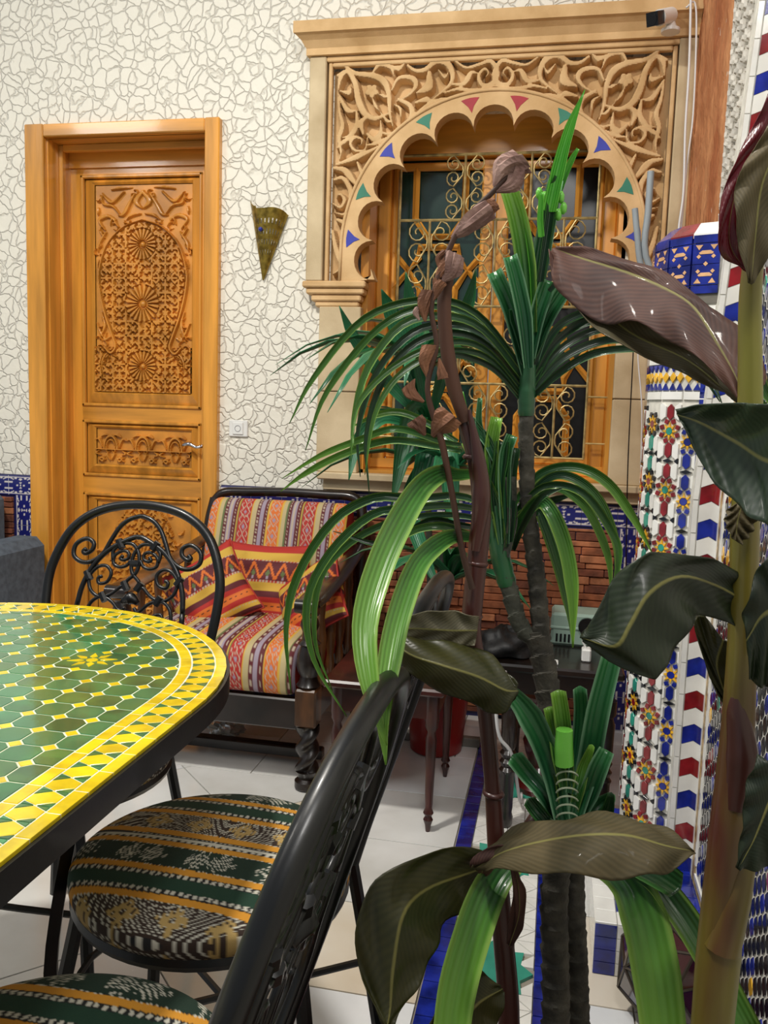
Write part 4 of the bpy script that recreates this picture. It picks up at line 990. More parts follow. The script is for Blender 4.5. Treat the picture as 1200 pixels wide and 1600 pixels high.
# ================================================================ WROUGHT IRON CHAIRS
SEATM = attrmat('woven_seat_cloth', .85, .6, 900)
def seat_colour(x, y, ph=0):
    """bands run front to back; x across the seat in metres, y along the band"""
    K = lin('0c0d10'); W_ = lin('b9b6a8'); O = lin('c08420'); G = lin('06301f'); BR = lin('2a1a10'); TN = lin('a58a52')
    c = np.zeros(x.shape+(3,)); c[:] = K
    s = ((x+ph+.04) % .240)
    def band(a, b_, col, m=None):
        k = (s >= a) & (s < b_); k = k if m is None else k & m; c[k] = col
    tex = (np.sin(y*2*PI/.0035+x*900) > -.2)
    band(.000, .022, G); band(.022, .030, W_, (np.sin(y*2*PI/.011) > -.2)); band(.033, .047, O, tex | True); band(.047, .049, W_, np.sin(y*2*PI/.006) > 0)
    # dashed panel with ochre flowers
    dash = (np.sin(y*2*PI/.0095+np.floor(s/.0030)*2.4) > .1) & ((s/.0030) % 1 < .55); band(.049, .103, BR); band(.049, .103, W_, dash)
    yy_ = (y+.01) % .075-.0375; xx = s-.076; fl_ = (np.hypot(xx, yy_) < .020+.004*np.cos(4*np.arctan2(yy_, xx))) & (np.hypot(xx, yy_) > .005); band(.049, .103, TN, fl_ & ~((np.sin(y*900) > .6) & (np.hypot(xx, yy_) > .012)))
    band(.103, .105, W_, np.sin(y*2*PI/.006) > 0); band(.105, .120, O); band(.122, .124, W_, np.sin(y*2*PI/.008) > 0); band(.126, .138, W_); band(.133, .138, K, np.sin(y*2*PI/.012) > .1)
    band(.139, .152, O, tex | (y > -9)); band(.152, .154, W_, np.sin(y*2*PI/.006) > 0)
    band(.154, .206, G*np.array(.7) if False else tuple(v*.6 for v in G)); yy2 = (y+.04) % .115-.0575; xx2 = s-.180
    leaf_ = (np.abs(yy2) < .044-.3*np.abs(xx2)) & (np.abs(np.abs(yy2)-.018+.0)+np.abs(xx2)*1.0 < .026+.006*np.sin(yy2*500)); d2 = (np.sin(y*2*PI/.0075+np.floor(s/.0026)*2.1) > -.25) & ((s/.0026) % 1 < .62)
    band(.154, .206, W_, leaf_ & d2); band(.206, .208, W_, np.sin(y*2*PI/.006) > 0); band(.208, .222, O); band(.224, .232, W_, (np.sin(y*2*PI/.011) > -.2)); band(.233, .240, G)
    return c
CHX = -.934; CHY = 1.76
def chp(u, v):
    p = at(50+u/3.75, 770+v/3.75, CHY); return (p[0]-CHX, p[2])
def make_chair(label, ph=.086):
    t = thing('iron_chair', label, 'chair', group=None)
    tl = lambda x, z: (x, .185+max(0, z-.44)*.30, z)
    loop = [(.13, .425), (.165, .50), (.198, .62), (.212, .73), (.205, .80), (.168, .875), (.10, .920), (0, .936)]
    P = [tl(x, z) for x, z in loop]+[tl(-x, z) for x, z in loop[-2::-1]]
    MB().tube(P, .0108, 14, sub=6).build('back_loop', IRON, t, smooth='auto', local=True)
    def st_(pts, r=.0048, nm='scroll', conv=True, mir=True, join=False):
        Q = [chp(*p) for p in pts] if conv else pts
        if join: Q = [(x, z) for x, z in Q]+[(0, Q[-1][1]+.0005)]+[(-x, z) for x, z in Q[::-1]]; mir = False
        for sg in ((1, -1) if mir else (1,)):
            MB().tube([tl(sg*x, z) for x, z in Q], r, 7, sub=4).build(nm, IRON, t, smooth=True, local=True)
    # points picked on the left half of the back, mirrored
    st_([(290, 335), (275, 350), (290, 362), (325, 340), (325, 300), (280, 278), (225, 310), (222, 370), (270, 408), (330, 408), (390, 365), (425, 290), (465, 215), (515, 170), (570, 152)], .0055, join=True)
    arch = [(285, 650), (300, 540), (345, 430), (420, 345), (500, 298), (565, 272)]
    st_(arch, .0062, 'inner_arch', join=True)
    st_([(510, 375), (498, 392), (515, 400), (542, 390), (540, 360), (505, 348), (462, 375), (462, 420), (500, 440), (540, 430), (560, 400)][::1], .0042)
    st_([(455, 400), (450, 345), (500, 308), (560, 312), (598, 360), (610, 420), (598, 475), (555, 515), (545, 545), (560, 568)], .0046)
    st_([(405, 490), (385, 500), (395, 530), (440, 520), (455, 470), (420, 432), (370, 440), (332, 490), (345, 555), (385, 595), (430, 604), (480, 585), (520, 550), (545, 545)], .0044)
    zc = chp(430, 605)[1]
    low = [(405, 490), (385, 500), (395, 530), (440, 520), (455, 470), (420, 432), (370, 440), (332, 490), (345, 555), (385, 595), (430, 604), (480, 585), (520, 550), (545, 545)]
    st_([(chp(*p)[0]*.95, 2*zc-chp(*p)[1]) for p in low], .0044, conv=False)
    low2 = [(455, 400), (450, 345), (500, 308), (560, 312), (598, 360), (610, 420), (598, 475), (555, 515), (545, 545), (560, 568)]
    st_([(chp(*p)[0]*.95, 2*zc-chp(*p)[1]) for p in low2], .0044, conv=False)
    lo_ = chp(285, 650); st_([lo_, (lo_[0]*1.02, lo_[1]-.06), (-.155, .58), (-.12, .50), (-.08, .45)], .0062, 'inner_arch', conv=False)
    for p in ((485, 310), (325, 485), (430, 605), (548, 545)):
        x, z = chp(*p)
        for sg in (1, -1): MB().tube([tl(sg*(x-.006), z+.009), tl(sg*(x+.006), z-.009)], .0085, 8).build('clamp', IRON, t, local=True)
    x, z = chp(612, 422); MB().tube([tl(-.011, z), tl(.011, z)], .0085, 8).build('clamp', IRON, t, local=True)
    # boss
    x, z = chp(612, 640); MB().tube([tl(-.02, z), tl(0, z+.01), tl(.02, z)], [.006, .016, .006], 8, sub=3).build('boss', IRON, t, smooth=True, local=True)
    # seat ring, cushion, legs, stretchers
    a_ = [(.198*math.cos(q), .198*math.sin(q), .440) for q in np.linspace(0, 2*PI, 49)[:-1]]
    MB().tube(a_, .012, 8, closed=True).build('seat_ring', IRON, t, smooth='auto', local=True)
    MB().lathe([(.19, .437), (.196, .441), (.19, .445)], (0, 0, 0), 40).build('seat_pan', IRON, t, local=True)
    nr, na = 110, 288; rr, aa = np.meshgrid(np.linspace(0, 1, nr), np.linspace(0, 2*PI, na), indexing='ij')
    ph_ = rr*PI*.58; rad = np.where(rr < .86, rr/.86*.196, .196+.014*np.sin((rr-.86)/.14*PI)); rad = np.sin(np.clip(rr*1.12, 0, 1.12)*PI/2)*.212; rad = np.where(rr > .893, .212-.012*((rr-.893)/.107)**2, rad)
    zz_ = .452+.046*np.cos(np.clip(rr*1.06, 0, 1.06)*PI/2)**.62*(rr < .943)+np.where(rr >= .893, 0, 0); zz_ = np.where(rr < .893, .458+.042*np.sqrt(np.clip(1-(rr/.93)**2.2, 0, 1)), .458+.042*math.sqrt(1-(.893/.93)**2.2)-.030*((rr-.893)/.107))
    X_, Y_ = rad*np.cos(aa), rad*np.sin(aa); arc = np.where(rr > .75, .207+(rr-.893)*.25, rad)
    colr = seat_colour(X_*1.03, Y_*1.03, ph); mb = MB(); mb.grid(np.stack([X_, Y_, zz_], -1), 0, None, colr); mb.build('seat_cushion', SEATM, t, smooth=True, local=True)
    for sx in (-1, 1):
        MB().tube([(sx*.13, .185, .43), (sx*.145, .205, .30), (sx*.185, .245, .0)], .0115, 8, sub=4).build('leg', IRON, t, smooth='auto', local=True)
        MB().tube([(sx*.12, -.155, .435), (sx*.15, -.18, .25), (sx*.175, -.205, .0)], .0115, 8, sub=4).build('leg', IRON, t, smooth='auto', local=True)
    for P in ([(-.152, .215, .25), (.148, -.178, .25)], [(.152, .215, .25), (-.148, -.178, .25)]): MB().tube(P, .006, 6).build('stretcher', IRON, t, local=True)
    MB().tube([(.19*math.cos(q), .02+.205*math.sin(q), .26) for q in np.linspace(-.85, .85, 9)+PI*0][0:0] or [(-.148, -.178, .25), (0, -.215, .27), (.148, -.178, .25)], .006, 6, sub=4).build('stretcher', IRON, t, local=True)
    return t
c0 = make_chair('black iron chair with scrolled round back at the far end of the mosaic table')
c0.location = (CHX, CHY-.28, 0); c0.rotation_euler.z = 0
c1 = copy_tree(c0); c1['label'] = 'black iron chair whose whole striped round seat shows in front of the table edge'; c1.location = (-.483, 1.165, 0); c1.rotation_euler.z = -PI/2-.04
c2 = copy_tree(c0); c2['label'] = 'nearest black iron chair, seat cut by the bottom edge, thick loop back closest to viewer'; c2.location = (-.465, .668, 0); c2.rotation_euler.z = -PI/2-.02
for c in (c0, c1, c2): c['group'] = 'wrought iron chairs around the mosaic table'
# ================================================================ ARMCHAIR with kilim upholstery
KIL = attrmat('kilim_cloth', .75, .4, 700)
PALK = {k: np.array(lin(v)) for k, v in dict(o='d06a24', r='a8241c', m='5a1a20', y='c9a23c', b='b5a478', l='988a98', k='241214', g='5c6a3c', w='b5a590').items()}
def kilim(s, t, per=.25):
    """warp stripes of the armchair; s across the stripes, t along them (metres)"""
    c = np.zeros(s.shape+(3,)); u = (s % per)/per; c[:] = PALK['o']
    def band(a, b_, col, m=None):
        k = (u >= a) & (u < b_); k = k if m is None else k & m; c[k] = PALK[col]
    def dia(a, b_, col, col2, p):
        mid = (a+b_)/2; x = np.abs(u-mid)/(b_-a)*2; y = np.abs((t/p) % 1-.5)*2; band(a, b_, col, (x+y < .95) & (x+y > .76)); band(a, b_, col2, (x+y < .34)); band(a, b_, col, (np.abs(x-y) < .10) & (x+y > 1.1))
    band(0, .18, 'o'); dia(.01, .17, 'w', 'l', .062); band(.18, .20, 'y'); band(.20, .27, 'b'); band(.27, .29, 'g'); band(.29, .35, 'm'); band(.31, .33, 'w', np.sin(t*2*PI/.009) > 0); band(.35, .43, 'l'); band(.37, .39, 'w'); band(.43, .49, 'm'); band(.45, .47, 'w', np.sin(t*2*PI/.009) > 0)
    band(.49, .51, 'y'); band(.51, .53, 'g'); band(.53, .71, 'r'); dia(.54, .70, 'w', 'l', .058); band(.71, .73, 'y'); band(.73, .80, 'b'); band(.80, .86, 'm'); band(.82, .84, 'w', np.sin(t*2*PI/.009) > 0); band(.86, .92, 'l'); band(.92, .98, 'm'); band(.94, .96, 'w', np.sin(t*2*PI/.009) > 0); band(.98, 1, 'y')
    return c
ac = thing('armchair', 'dark turned wood armchair upholstered in orange and red striped kilim cloth', 'armchair', (-1.01, 2.8, 0))
XL, XR2, YF, YB = -1.325, -.705, 2.43, 3.10
def turned_post(x, y, top=.60):
    pr = [(.030, 0), (.037, .008), (.037, .028), (.026, .036), (.030, .048), (.036, .060)]
    mb = MB(); mb.lathe(pr, (x, y, 0), 20)
    # barley twist: a lobed section that turns as it rises
    nz, n = 26, 24; v = []
    for i in range(nz):
        z = .058+i/(nz-1)*.145; tt_ = i/(nz-1)*2*PI*1.1
        for k in range(n): a = 2*PI*k/n; r = .030+.008*math.cos(2*(a-tt_)); v.append((x+r*math.cos(a), y+r*math.sin(a), z))
    f = [(i*n+k, i*n+(k+1) % n, (i+1)*n+(k+1) % n, (i+1)*n+k) for i in range(nz-1) for k in range(n)]; mb.add(v, f)
    mb.build('turned_leg', DARKWOOD, ac, smooth='auto')
    MB().box((x-.034, y-.034, .205), (x+.034, y+.034, .325), bev=.006).build('post_block', BROWNWOOD, ac)
    pr = [(.030, .325), (.038, .333), (.030, .345), (.026, .36), (.034, .375), (.040, .40), (.036, .43), (.026, .455), (.036, .463), (.024, .475), (.022, .50), (.030, .52), (.026, .535), (.022, .545), (.030, .555)]
    MB().lathe(pr, (x, y, 0), 20).build('arm_baluster', DARKWOOD, ac, smooth='auto')
for x in (XL, XR2): turned_post(x, YF)
for x in (XL, XR2):
    # back posts run up into the curved back frame
    MB().tube([(x, YB+.0, 0), (x, YB-.02, .3), (x, YB-.01, .5), (x, YB+.02, .70), (x+(.012 if x < -1 else -.012), YB+.045, .81)], [.024, .026, .024, .022, .020], 12, sub=5).build('back_post', DARKWOOD, ac, smooth='auto')
    # arm board with a rolled front end
    mb = MB(); P = [(x, YF-.03, .585), (x, YF+.05, .592), (x, 2.75, .612), (x, YB-.02, .66)]
    mb.tube(P, [.040, .046, .040, .030], 12, sub=6, flat=.42, up=(0, 0, 1)); mb.build('arm_rest', BROWNWOOD if x < -1 else DARKWOOD, ac, smooth='auto')
    MB().tube([(x-.036, YF-.028, .582), (x+.036, YF-.028, .582)], .022, 14).build('arm_scroll', DARKWOOD, ac, smooth='auto')
    MB().box((x-.018, YF+.02, .20), (x+.018, YB, .29), bev=.004).build('side_rail', DARKWOOD, ac)
    for i in range(4):
        y = YF+.13+i*.12; MB().lathe([(.010, .29), (.016, .33), (.011, .36), (.018, .42), (.018, .45), (.011, .51), (.015, .55), (.012, .60)], (x, y, 0), 12).build('spindle', BROWNWOOD, ac, smooth='auto')
MB().box((XL, YF-.012, .188), (XR2, YF+.022, .285), bev=.005).build('front_rail', DARKWOOD, ac)
MB().box((XL, YB-.02, .20), (XR2, YB+.015, .285), bev=.004).build('back_rail', DARKWOOD, ac)
MB().tube([(XL+.010, YB+.045, .80), (XL+.05, YB+.05, .835), (XL+.16, YB+.05, .842), ((XL+XR2)/2, YB+.05, .848), (XR2-.16, YB+.05, .846), (XR2-.05, YB+.05, .842), (XR2-.01, YB+.045, .805)], .018, 10, sub=5).build('crest_rail', DARKWOOD, ac, smooth='auto')
MB().box((XL, 2.60, .02), (XR2, 2.64, .055), bev=.004).build('low_stretcher', DARKWOOD, ac)
# seat cushion: a rolled slab, stripes running front to back and down the front
def rolled(prof, x0, x1, mname, name, off=0, n=150, edge=.03):
    P = spline(np.array(prof, float), 14); s = np.r_[0, np.cumsum(np.linalg.norm(np.diff(P, axis=0), axis=1))]
    sg = np.linspace(0, s[-1], 170); yz = np.c_[np.interp(sg, s, P[:, 0]), np.interp(sg, s, P[:, 1])]
    cen = yz.mean(0); xs = np.linspace(0, 1, n); S_, X_ = np.meshgrid(sg, xs, indexing='ij')
    e = np.clip(np.minimum(xs, 1-xs)*(x1-x0)/edge, 0, 1); k_ = np.sqrt(1-(1-e)**2)*.10+.90
    Y_ = cen[0]+(yz[:, 0][:, None]-cen[0])*k_[None]; Z_ = cen[1]+(yz[:, 1][:, None]-cen[1])*k_[None]
    XX_ = np.broadcast_to(x0+(x1-x0)*xs[None], Y_.shape); col = kilim(X_*(x1-x0)+off, S_)
    mb = MB(); mb.grid(np.stack([XX_, Y_, Z_], -1), 0, None, col, flip=True)
    # close the sides
    m_ = len(sg)
    for xi in (0, n-1):
        ids = [(x0 if xi == 0 else x1, Y_[i, xi], Z_[i, xi]) for i in range(m_)]; c = (ids[0][0], cen[0], cen[1]); mb.add(ids+[c], [(i, (i+1) % m_, m_) if xi else ((i+1) % m_, i, m_) for i in range(m_)], 0, None, np.tile(PALK['r'], (m_+1, 1)))
    return mb.build(name, KIL, ac, smooth=True)
rolled([(2.98, .29), (2.60, .285), (2.44, .29), (2.405, .33), (2.405, .385), (2.43, .428), (2.50, .447), (2.75, .455), (2.98, .45)], -1.285, -.748, KIL, 'seat_cushion', .055)
rolled([(3.12, .44), (3.02, .45), (2.955, .47), (2.965, .60), (3.00, .72), (3.035, .795), (3.075, .822), (3.125, .81), (3.15, .76), (3.15, .50)], -1.285, -.745, KIL, 'back_upholstery', .01)
# scatter cushions
def cush_col(u, v):
    """cross bands: red, yellow with white ticks, maroon zigzag, yellow, red, orange ..."""
    c = np.zeros(u.shape+(3,)); c[:] = PALK['r']
    def band(a, b_, col, m=None):
        k = (v >= a) & (v < b_); k = k if m is None else k & m; c[k] = PALK[col]
    band(0, .10, 'r'); band(.10, .21, 'y'); band(.205, .225, 'w', np.sin(u*2*PI*26) > 0); band(.225, .45, 'm'); z_ = np.abs((u*6) % 1-.5)*2
    band(.235, .44, 'o', np.abs((v-.24)/.20-z_) < .17); band(.235, .44, 'l', (np.abs(z_-.0) < .16) & (v > .38)); band(.235, .44, 'g', (np.abs((v-.37)/.13)+np.abs(z_-.02)*1.2 < .35)); band(.45, .47, 'w', np.sin(u*2*PI*26) > 0); band(.47, .57, 'y')
    band(.57, .64, 'm'); band(.64, .70, 'r'); band(.70, .80, 'o'); band(.735, .755, 'k', np.sin(u*2*PI*14) > .2); band(.80, .87, 'r'); band(.87, .95, 'y'); band(.885, .90, 'w', np.sin(u*2*PI*26) > 0); band(.95, 1, 'm')
    return c
def cushion(label, cen, w_, h_, R, th=.13, flipv=False):
    n = 84; U, V = np.meshgrid(np.linspace(0, 1, n), np.linspace(0, 1, n), indexing='ij'); x = 2*U-1; y = 2*V-1
    prof = (np.clip(1-x**2, 0, 1)*np.clip(1-y**2, 0, 1))**.42; pin_ = 1-.10*(1-x**2)*(y**2)-0; pin2 = 1-.10*(1-y**2)*(x**2)
    wr = .003*np.sin(x*9+y*5)+.003*np.sin(y*13-x*4)
    t = thing('scatter_cushion', label, 'cushion', cen, 'kilim scatter cushions in the armchair'); mb = MB()
    for sg in (1, -1):
        P = np.stack([x*w_/2*pin2, y*h_/2*pin_, sg*(prof*th/2+wr*prof)], -1); P = P @ np.array(R).T+np.array(cen)
        mb.grid(P, 0, None, cush_col(U, (1-V)), flip=sg < 0)
    mb.build('cover', KIL, t, smooth=True); e = np.linspace(-1, 1, 14)
    loop = [(a, -1) for a in e]+[(1, a) for a in e[1:]]+[(a, 1) for a in e[::-1][1:]]+[(-1, a) for a in e[::-1][1:-1]]
    P = [np.array(R) @ np.array([a*w_/2*(1-.10*(1-b2**2)*(a**2)), b2*h_/2*(1-.10*(1-a**2)*(b2**2)), 0])+np.array(cen) for a, b2 in loop]
    MB().tube(P, .004, 6, closed=True).build('piping', RPIPE, t, smooth=True); return t
RPIPE = mat('red_piping', 'a02a20', .8, var=.1)
def euler(ax, ay, az): return np.array((Matrix.Rotation(az, 3, 'Z') @ Matrix.Rotation(ay, 3, 'Y') @ Matrix.Rotation(ax, 3, 'X')))
cushion('kilim cushion standing upright in the middle against the armchair back', at(413, 915, 2.86)+np.array([0, 0, 0]), .33, .31, euler(1.28, 0, 0), .12)
cushion('kilim cushion leaning over the left arm of the armchair', at(328, 928, 2.74), .30, .28, euler(1.15, -.55, .25) , .12)
cushion('small kilim cushion tipped against the right arm of the armchair', at(487, 940, 2.72), .30, .26, euler(1.1, -.62, -.35), .11)
# grey sofa corner at the far left
gs = thing('grey_sofa', 'slate grey upholstered sofa end at the left edge behind the table', 'sofa', (-2.3, 2.95, 0))
GF = mat('slate_cloth', '56626f', .9, var=.12, vscale=40, bump=.4, bscale=400)
MB().box((-2.9, 2.74, .06), (-2.075, 3.16, .40), bev=.03).build('base', GF, gs); MB().box((-2.9, 2.98, .38), (-2.24, 3.17, .80), bev=.04).build('backrest', GF, gs)
MB().box((-2.215, 2.72, .10), (-2.06, 3.17, .612), bev=.035).build('arm', GF, gs)
for x in (-2.85, -2.12):
    for y in (2.78, 3.12): MB().lathe([(.015, 0), (.02, .03), (.022, .07)], (x, y, 0), 12).build('foot', DARKWOOD, gs)
# plastic bag under the armchair
PLB, _, b_ = newmat('clear_plastic_film'); setc(b_, 'aab0ac', .12); b_.inputs['Transmission Weight'].default_value = .5
bc = onz(352, 1140, .03); U, V = np.meshgrid(np.linspace(0, 2*PI, 26), np.linspace(.05, PI-.05, 16), indexing='ij'); rr = .052*(1+.28*np.sin(U*5+V*3)*np.sin(V*4)+rng.normal(0, .07, U.shape)); rr[-1] = rr[0]
mb = MB(); mb.grid(np.stack([bc[0]+rr*1.2*np.sin(V)*np.cos(U), bc[1]+rr*np.sin(V)*np.sin(U), .041+rr*.72*np.cos(V)], -1)); o_ = mb.build('plastic_bag', PLB); tag(o_, 'crumpled clear plastic bag on the floor under the armchair', 'bag')
# ================================================================ SIDE TABLES and what stands on them
st1 = thing('side_table', 'small mahogany side table with slender turned legs beside the armchair', 'table', (-.43, 2.45, 0))
MB().box((-.605, 2.215, .402), (-.262, 2.68, .424), bev=.006).build('table_top', MAHOG, st1)
for (a, c) in (((-.58, 2.245, .33), (-.285, 2.262, .402)), ((-.58, 2.63, .33), (-.285, 2.647, .402)), ((-.582, 2.25, .33), (-.565, 2.645, .402)), ((-.30, 2.25, .33), (-.283, 2.645, .402))): MB().box(a, c).build('apron', MAHOG, st1)
for x in (-.568, -.298):
    for y in (2.258, 2.634): MB().lathe([(.006, 0), (.009, .02), (.014, .035), (.009, .045), (.015, .055), (.010, .068), (.011, .08), (.014, .20), (.016, .27), (.011, .29), (.018, .305), (.018, .315), (.020, .322), (.020, .402)], (x, y, 0), 14).build('leg', MAHOG, st1, smooth='auto')
st2 = thing('black_stand', 'black wooden stand with turned legs holding the sage box, beside the tiled column', 'table', (.06, 2.5, 0))
MB().box((-.165, 2.315, .462), (.215, 2.76, .485), bev=.006).build('table_top', DARKWOOD, st2)
MB().box((-.14, 2.33, .40), (.19, 2.73, .462)).build('apron', DARKWOOD, st2)
for x in (-.088, .175):
    for y in (2.345, 2.70): MB().lathe([(.014, 0), (.020, .01), (.022, .03), (.018, .045), (.020, .06), (.020, .16), (.024, .17), (.017, .18), (.024, .195), (.017, .205), (.024, .22), (.017, .23), (.022, .24), (.024, .33), (.018, .35), (.026, .36), (.026, .40)], (x, y, 0), 16).build('leg', DARKWOOD, st2, smooth='auto')
SAGE = mat('sage_plastic', '8fa698', .4, var=.05)
g0 = at(905, 990, 2.60); gb = thing('sage_box', 'sage green plastic box with a dark round dial on the black stand', 'box', (g0[0], 2.62, .485))
MB().box((g0[0]-.085, 2.56, .485), (g0[0]+.095, 2.68, .585), bev=.008).build('body', SAGE, gb); MB().box((g0[0]-.088, 2.557, .535), (g0[0]+.098, 2.683, .545), bev=.003).build('lid_seam', SAGE, gb)
MB().tube([(g0[0]+.02, 2.556, .552), (g0[0]+.02, 2.545, .552)], .026, 20).build('dial', BLACKP, gb, smooth='auto')
for i in range(4): MB().box((g0[0]-.07+i*.012, 2.557, .498), (g0[0]-.064+i*.012, 2.5605, .522)).build('vent_slot', BLACKP, gb)
q0 = at(915, 1028, 2.42); pl_ = thing('white_charger', 'white plug charger with curled cable on the black stand', 'charger', (q0[0], 2.42, .485))
MB().box((q0[0]-.012, 2.40, .485), (q0[0]+.014, 2.44, .522), bev=.004).build('plug_body', WHITEP, pl_)
MB().tube([(q0[0]-.0, 2.42, .520), (q0[0]-.01, 2.42, .545), (q0[0]+.025, 2.45, .548), (q0[0]+.05, 2.48, .50), (q0[0]+.09, 2.46, .488)], .0028, 7, sub=6).build('cord', WHITEP, pl_, smooth=True)
q1 = at(866, 1027, 2.36); tg_ = thing('white_tag', 'small white tag lying flat on the black stand', 'tag', (q1[0], 2.36, .485)); MB().box((q1[0]-.013, 2.345, .485), (q1[0]+.012, 2.38, .492), bev=.002).build('card', WHITEP, tg_)
q2 = at(800, 1035, 2.45); bg = thing('black_bag', 'slumped black cloth bag on the black stand behind the palm stem', 'bag', (q2[0], 2.45, .485))
U, V = np.meshgrid(np.linspace(0, 2*PI, 40), np.linspace(.02, PI/2+.25, 16), indexing='ij'); rr = .088*(1+.10*np.sin(U*3+V*5)+.05*np.sin(U*7-V*6)); mb = MB()
mb.grid(np.stack([q2[0]-.02+rr*.95*np.sin(V)*np.cos(U), 2.44+rr*np.sin(V)*np.sin(U), .503+rr*.62*np.cos(V)], -1)); mb.build('cloth', mat('black_cloth', '0b0b0d', .6, bump=.5, bscale=60, dist=.004), bg, smooth=True)
# red bucket under the side table, dark red stool under the stand
RED = mat('red_plastic', '8a1712', .3, var=.1)
bq = thing('red_bucket', 'red plastic bucket on the floor behind the mahogany side table', 'bucket', (-.36, 2.86, 0))
MB().lathe([(.085, 0), (.09, .004), (.115, .27), (.124, .275), (.124, .29), (.114, .29), (.11, .28), (.086, .01), (.02, .008)], (-.36, 2.86, 0), 32).build('pail', RED, bq, smooth='auto')
MB().tube([(-.36+.122*math.cos(t), 2.86-.03*math.sin(t)-.06*math.sin(t), .275-.09*math.sin(t)) for t in np.linspace(0, PI, 20)], .0035, 6).build('bail_handle', WHITEP, bq, smooth=True)
sb = thing('red_pedestal', 'dark red turned wooden pedestal under the black stand', 'pedestal', (.0, 2.62, 0))
MB().lathe([(.07, 0), (.075, .02), (.05, .05), (.03, .08), (.045, .12), (.055, .16), (.04, .20), (.03, .24), (.06, .28), (.075, .30), (.075, .315), (.02, .318)], (.0, 2.62, 0), 24).build('column', mat('red_lacquer', '4a0f0c', .3, coat=.4), sb, smooth='auto')
cable('cable', 'white cord drooping from the black stand towards the floor', [(790, 1050, 2.29), (782, 1062, 2.24), (775, 1100, 2.24), (780, 1150, 2.26), (800, 1180, 2.30), (812, 1250, 2.45), (815, 1240, 2.55)], .005, CW)
# rose marks: low wooden skirting board in the corner
lb = MB().box((-.55, 2.90, 0), (-.21, 2.93, .032), bev=.003).build('floor_batten', mat('grey_timber', '7c7a72', .6)); tag(lb, 'low grey batten lying on the floor behind the side table', 'batten')
# ================================================================ PLANTS
def leafmat(name, dark, light, edge=None, rough=.32, vein=0, tip=None, coat=.25, trans=.12, fw=38):
    """leaf colour across its width (UV u) and along it (UV v): real variegation, midrib and veins"""
    m, nt, b = newmat(name); setc(b, dark, rough, 0, coat); N = nt.nodes; L = nt.links
    uv = N.new('ShaderNodeUVMap'); sx = N.new('ShaderNodeSeparateXYZ'); L.new(uv.outputs[0], sx.inputs[0])
    def M(op, a, b_=None, c=None):
        n = N.new('ShaderNodeMath'); n.operation = op
        for i, q in enumerate((a, b_, c)):
            if q is None: continue
            if hasattr(q, 'links'): L.new(q, n.inputs[i])
            else: n.inputs[i].default_value = q
        return n.outputs[0]
    au = M('ABSOLUTE', M('SUBTRACT', sx.outputs[0], .5)); tc = N.new('ShaderNodeTexCoord')
    nz = N.new('ShaderNodeTexNoise'); nz.inputs['Scale'].default_value = 14; nz.inputs['Detail'].default_value = 5; L.new(tc.outputs['Object'], nz.inputs['Vector'])
    if vein:       # pinnate veins running up from the midrib
        ph = M('SUBTRACT', sx.outputs[1], M('MULTIPLY', au, .55)); fib = M('MULTIPLY_ADD', M('SINE', M('MULTIPLY', ph, vein)), .5, .5)
    else:
        fib = M('MULTIPLY_ADD', M('SINE', M('MULTIPLY', sx.outputs[0], fw)), .5, .5)
    rp = N.new('ShaderNodeValToRGB'); e = rp.color_ramp.elements; e[0].position = .30; e[0].color = (*lin(dark), 1); e[1].position = .68; e[1].color = (*lin(light), 1)
    L.new(M('ADD', M('MULTIPLY', nz.outputs['Fac'], .8), M('MULTIPLY', fib, .10 if vein else .22)), rp.inputs[0]); out = rp.outputs[0]
    def mixc(fac, a, col):
        mx = N.new('ShaderNodeMix'); mx.data_type = 'RGBA'; L.new(fac, mx.inputs[0]); L.new(a, mx.inputs[6]); mx.inputs[7].default_value = (*lin(col), 1); return mx.outputs[2]
    if tip: 
        t_ = N.new('ShaderNodeMapRange'); t_.inputs[1].default_value = .35; t_.inputs[2].default_value = 1.0; L.new(sx.outputs[1], t_.inputs[0]); out = mixc(t_.outputs[0], out, tip)
    if edge:
        t_ = N.new('ShaderNodeMapRange'); t_.inputs[1].default_value = .34; t_.inputs[2].default_value = .48; L.new(au, t_.inputs[0]); out = mixc(M('MULTIPLY', t_.outputs[0], .85), out, edge)
    if vein:
        t_ = N.new('ShaderNodeMapRange'); t_.inputs[1].default_value = .028; t_.inputs[2].default_value = .008; L.new(au, t_.inputs[0]); out = mixc(M('MULTIPLY', t_.outputs[0], .8), out, '8f8a4a')
    L.new(out, b.inputs['Base Color'])
    bp = N.new('ShaderNodeBump'); bp.inputs['Strength'].default_value = .15 if vein else .35; bp.inputs['Distance'].default_value = .0008 if vein else .0015; L.new(fib, bp.inputs['Height']); L.new(bp.outputs[0], b.inputs['Normal'])
    b.inputs['Subsurface Weight'].default_value = 0
    tr = N.new('ShaderNodeBsdfTranslucent'); L.new(out, tr.inputs[0]); ms = N.new('ShaderNodeMixShader'); ms.inputs[0].default_value = trans
    o_ = nt.nodes['Material Output']; L.new(b.outputs[0], ms.inputs[1]); L.new(tr.outputs[0], ms.inputs[2]); L.new(ms.outputs[0], o_.inputs[0])
    return m
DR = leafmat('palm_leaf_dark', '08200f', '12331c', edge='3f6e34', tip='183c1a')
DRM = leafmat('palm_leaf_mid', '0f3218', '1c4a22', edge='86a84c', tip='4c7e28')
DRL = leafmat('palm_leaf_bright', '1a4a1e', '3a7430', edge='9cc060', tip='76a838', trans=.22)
DRU = leafmat('palm_leaf_upright', '143f26', '245c36', edge='86b08c', tip='2f6e3a', rough=.30, fw=30)
DRX = leafmat('palm_heart_green', '3c9a2c', '62b83c', edge='7ccc50', tip='5cb436', trans=.25)
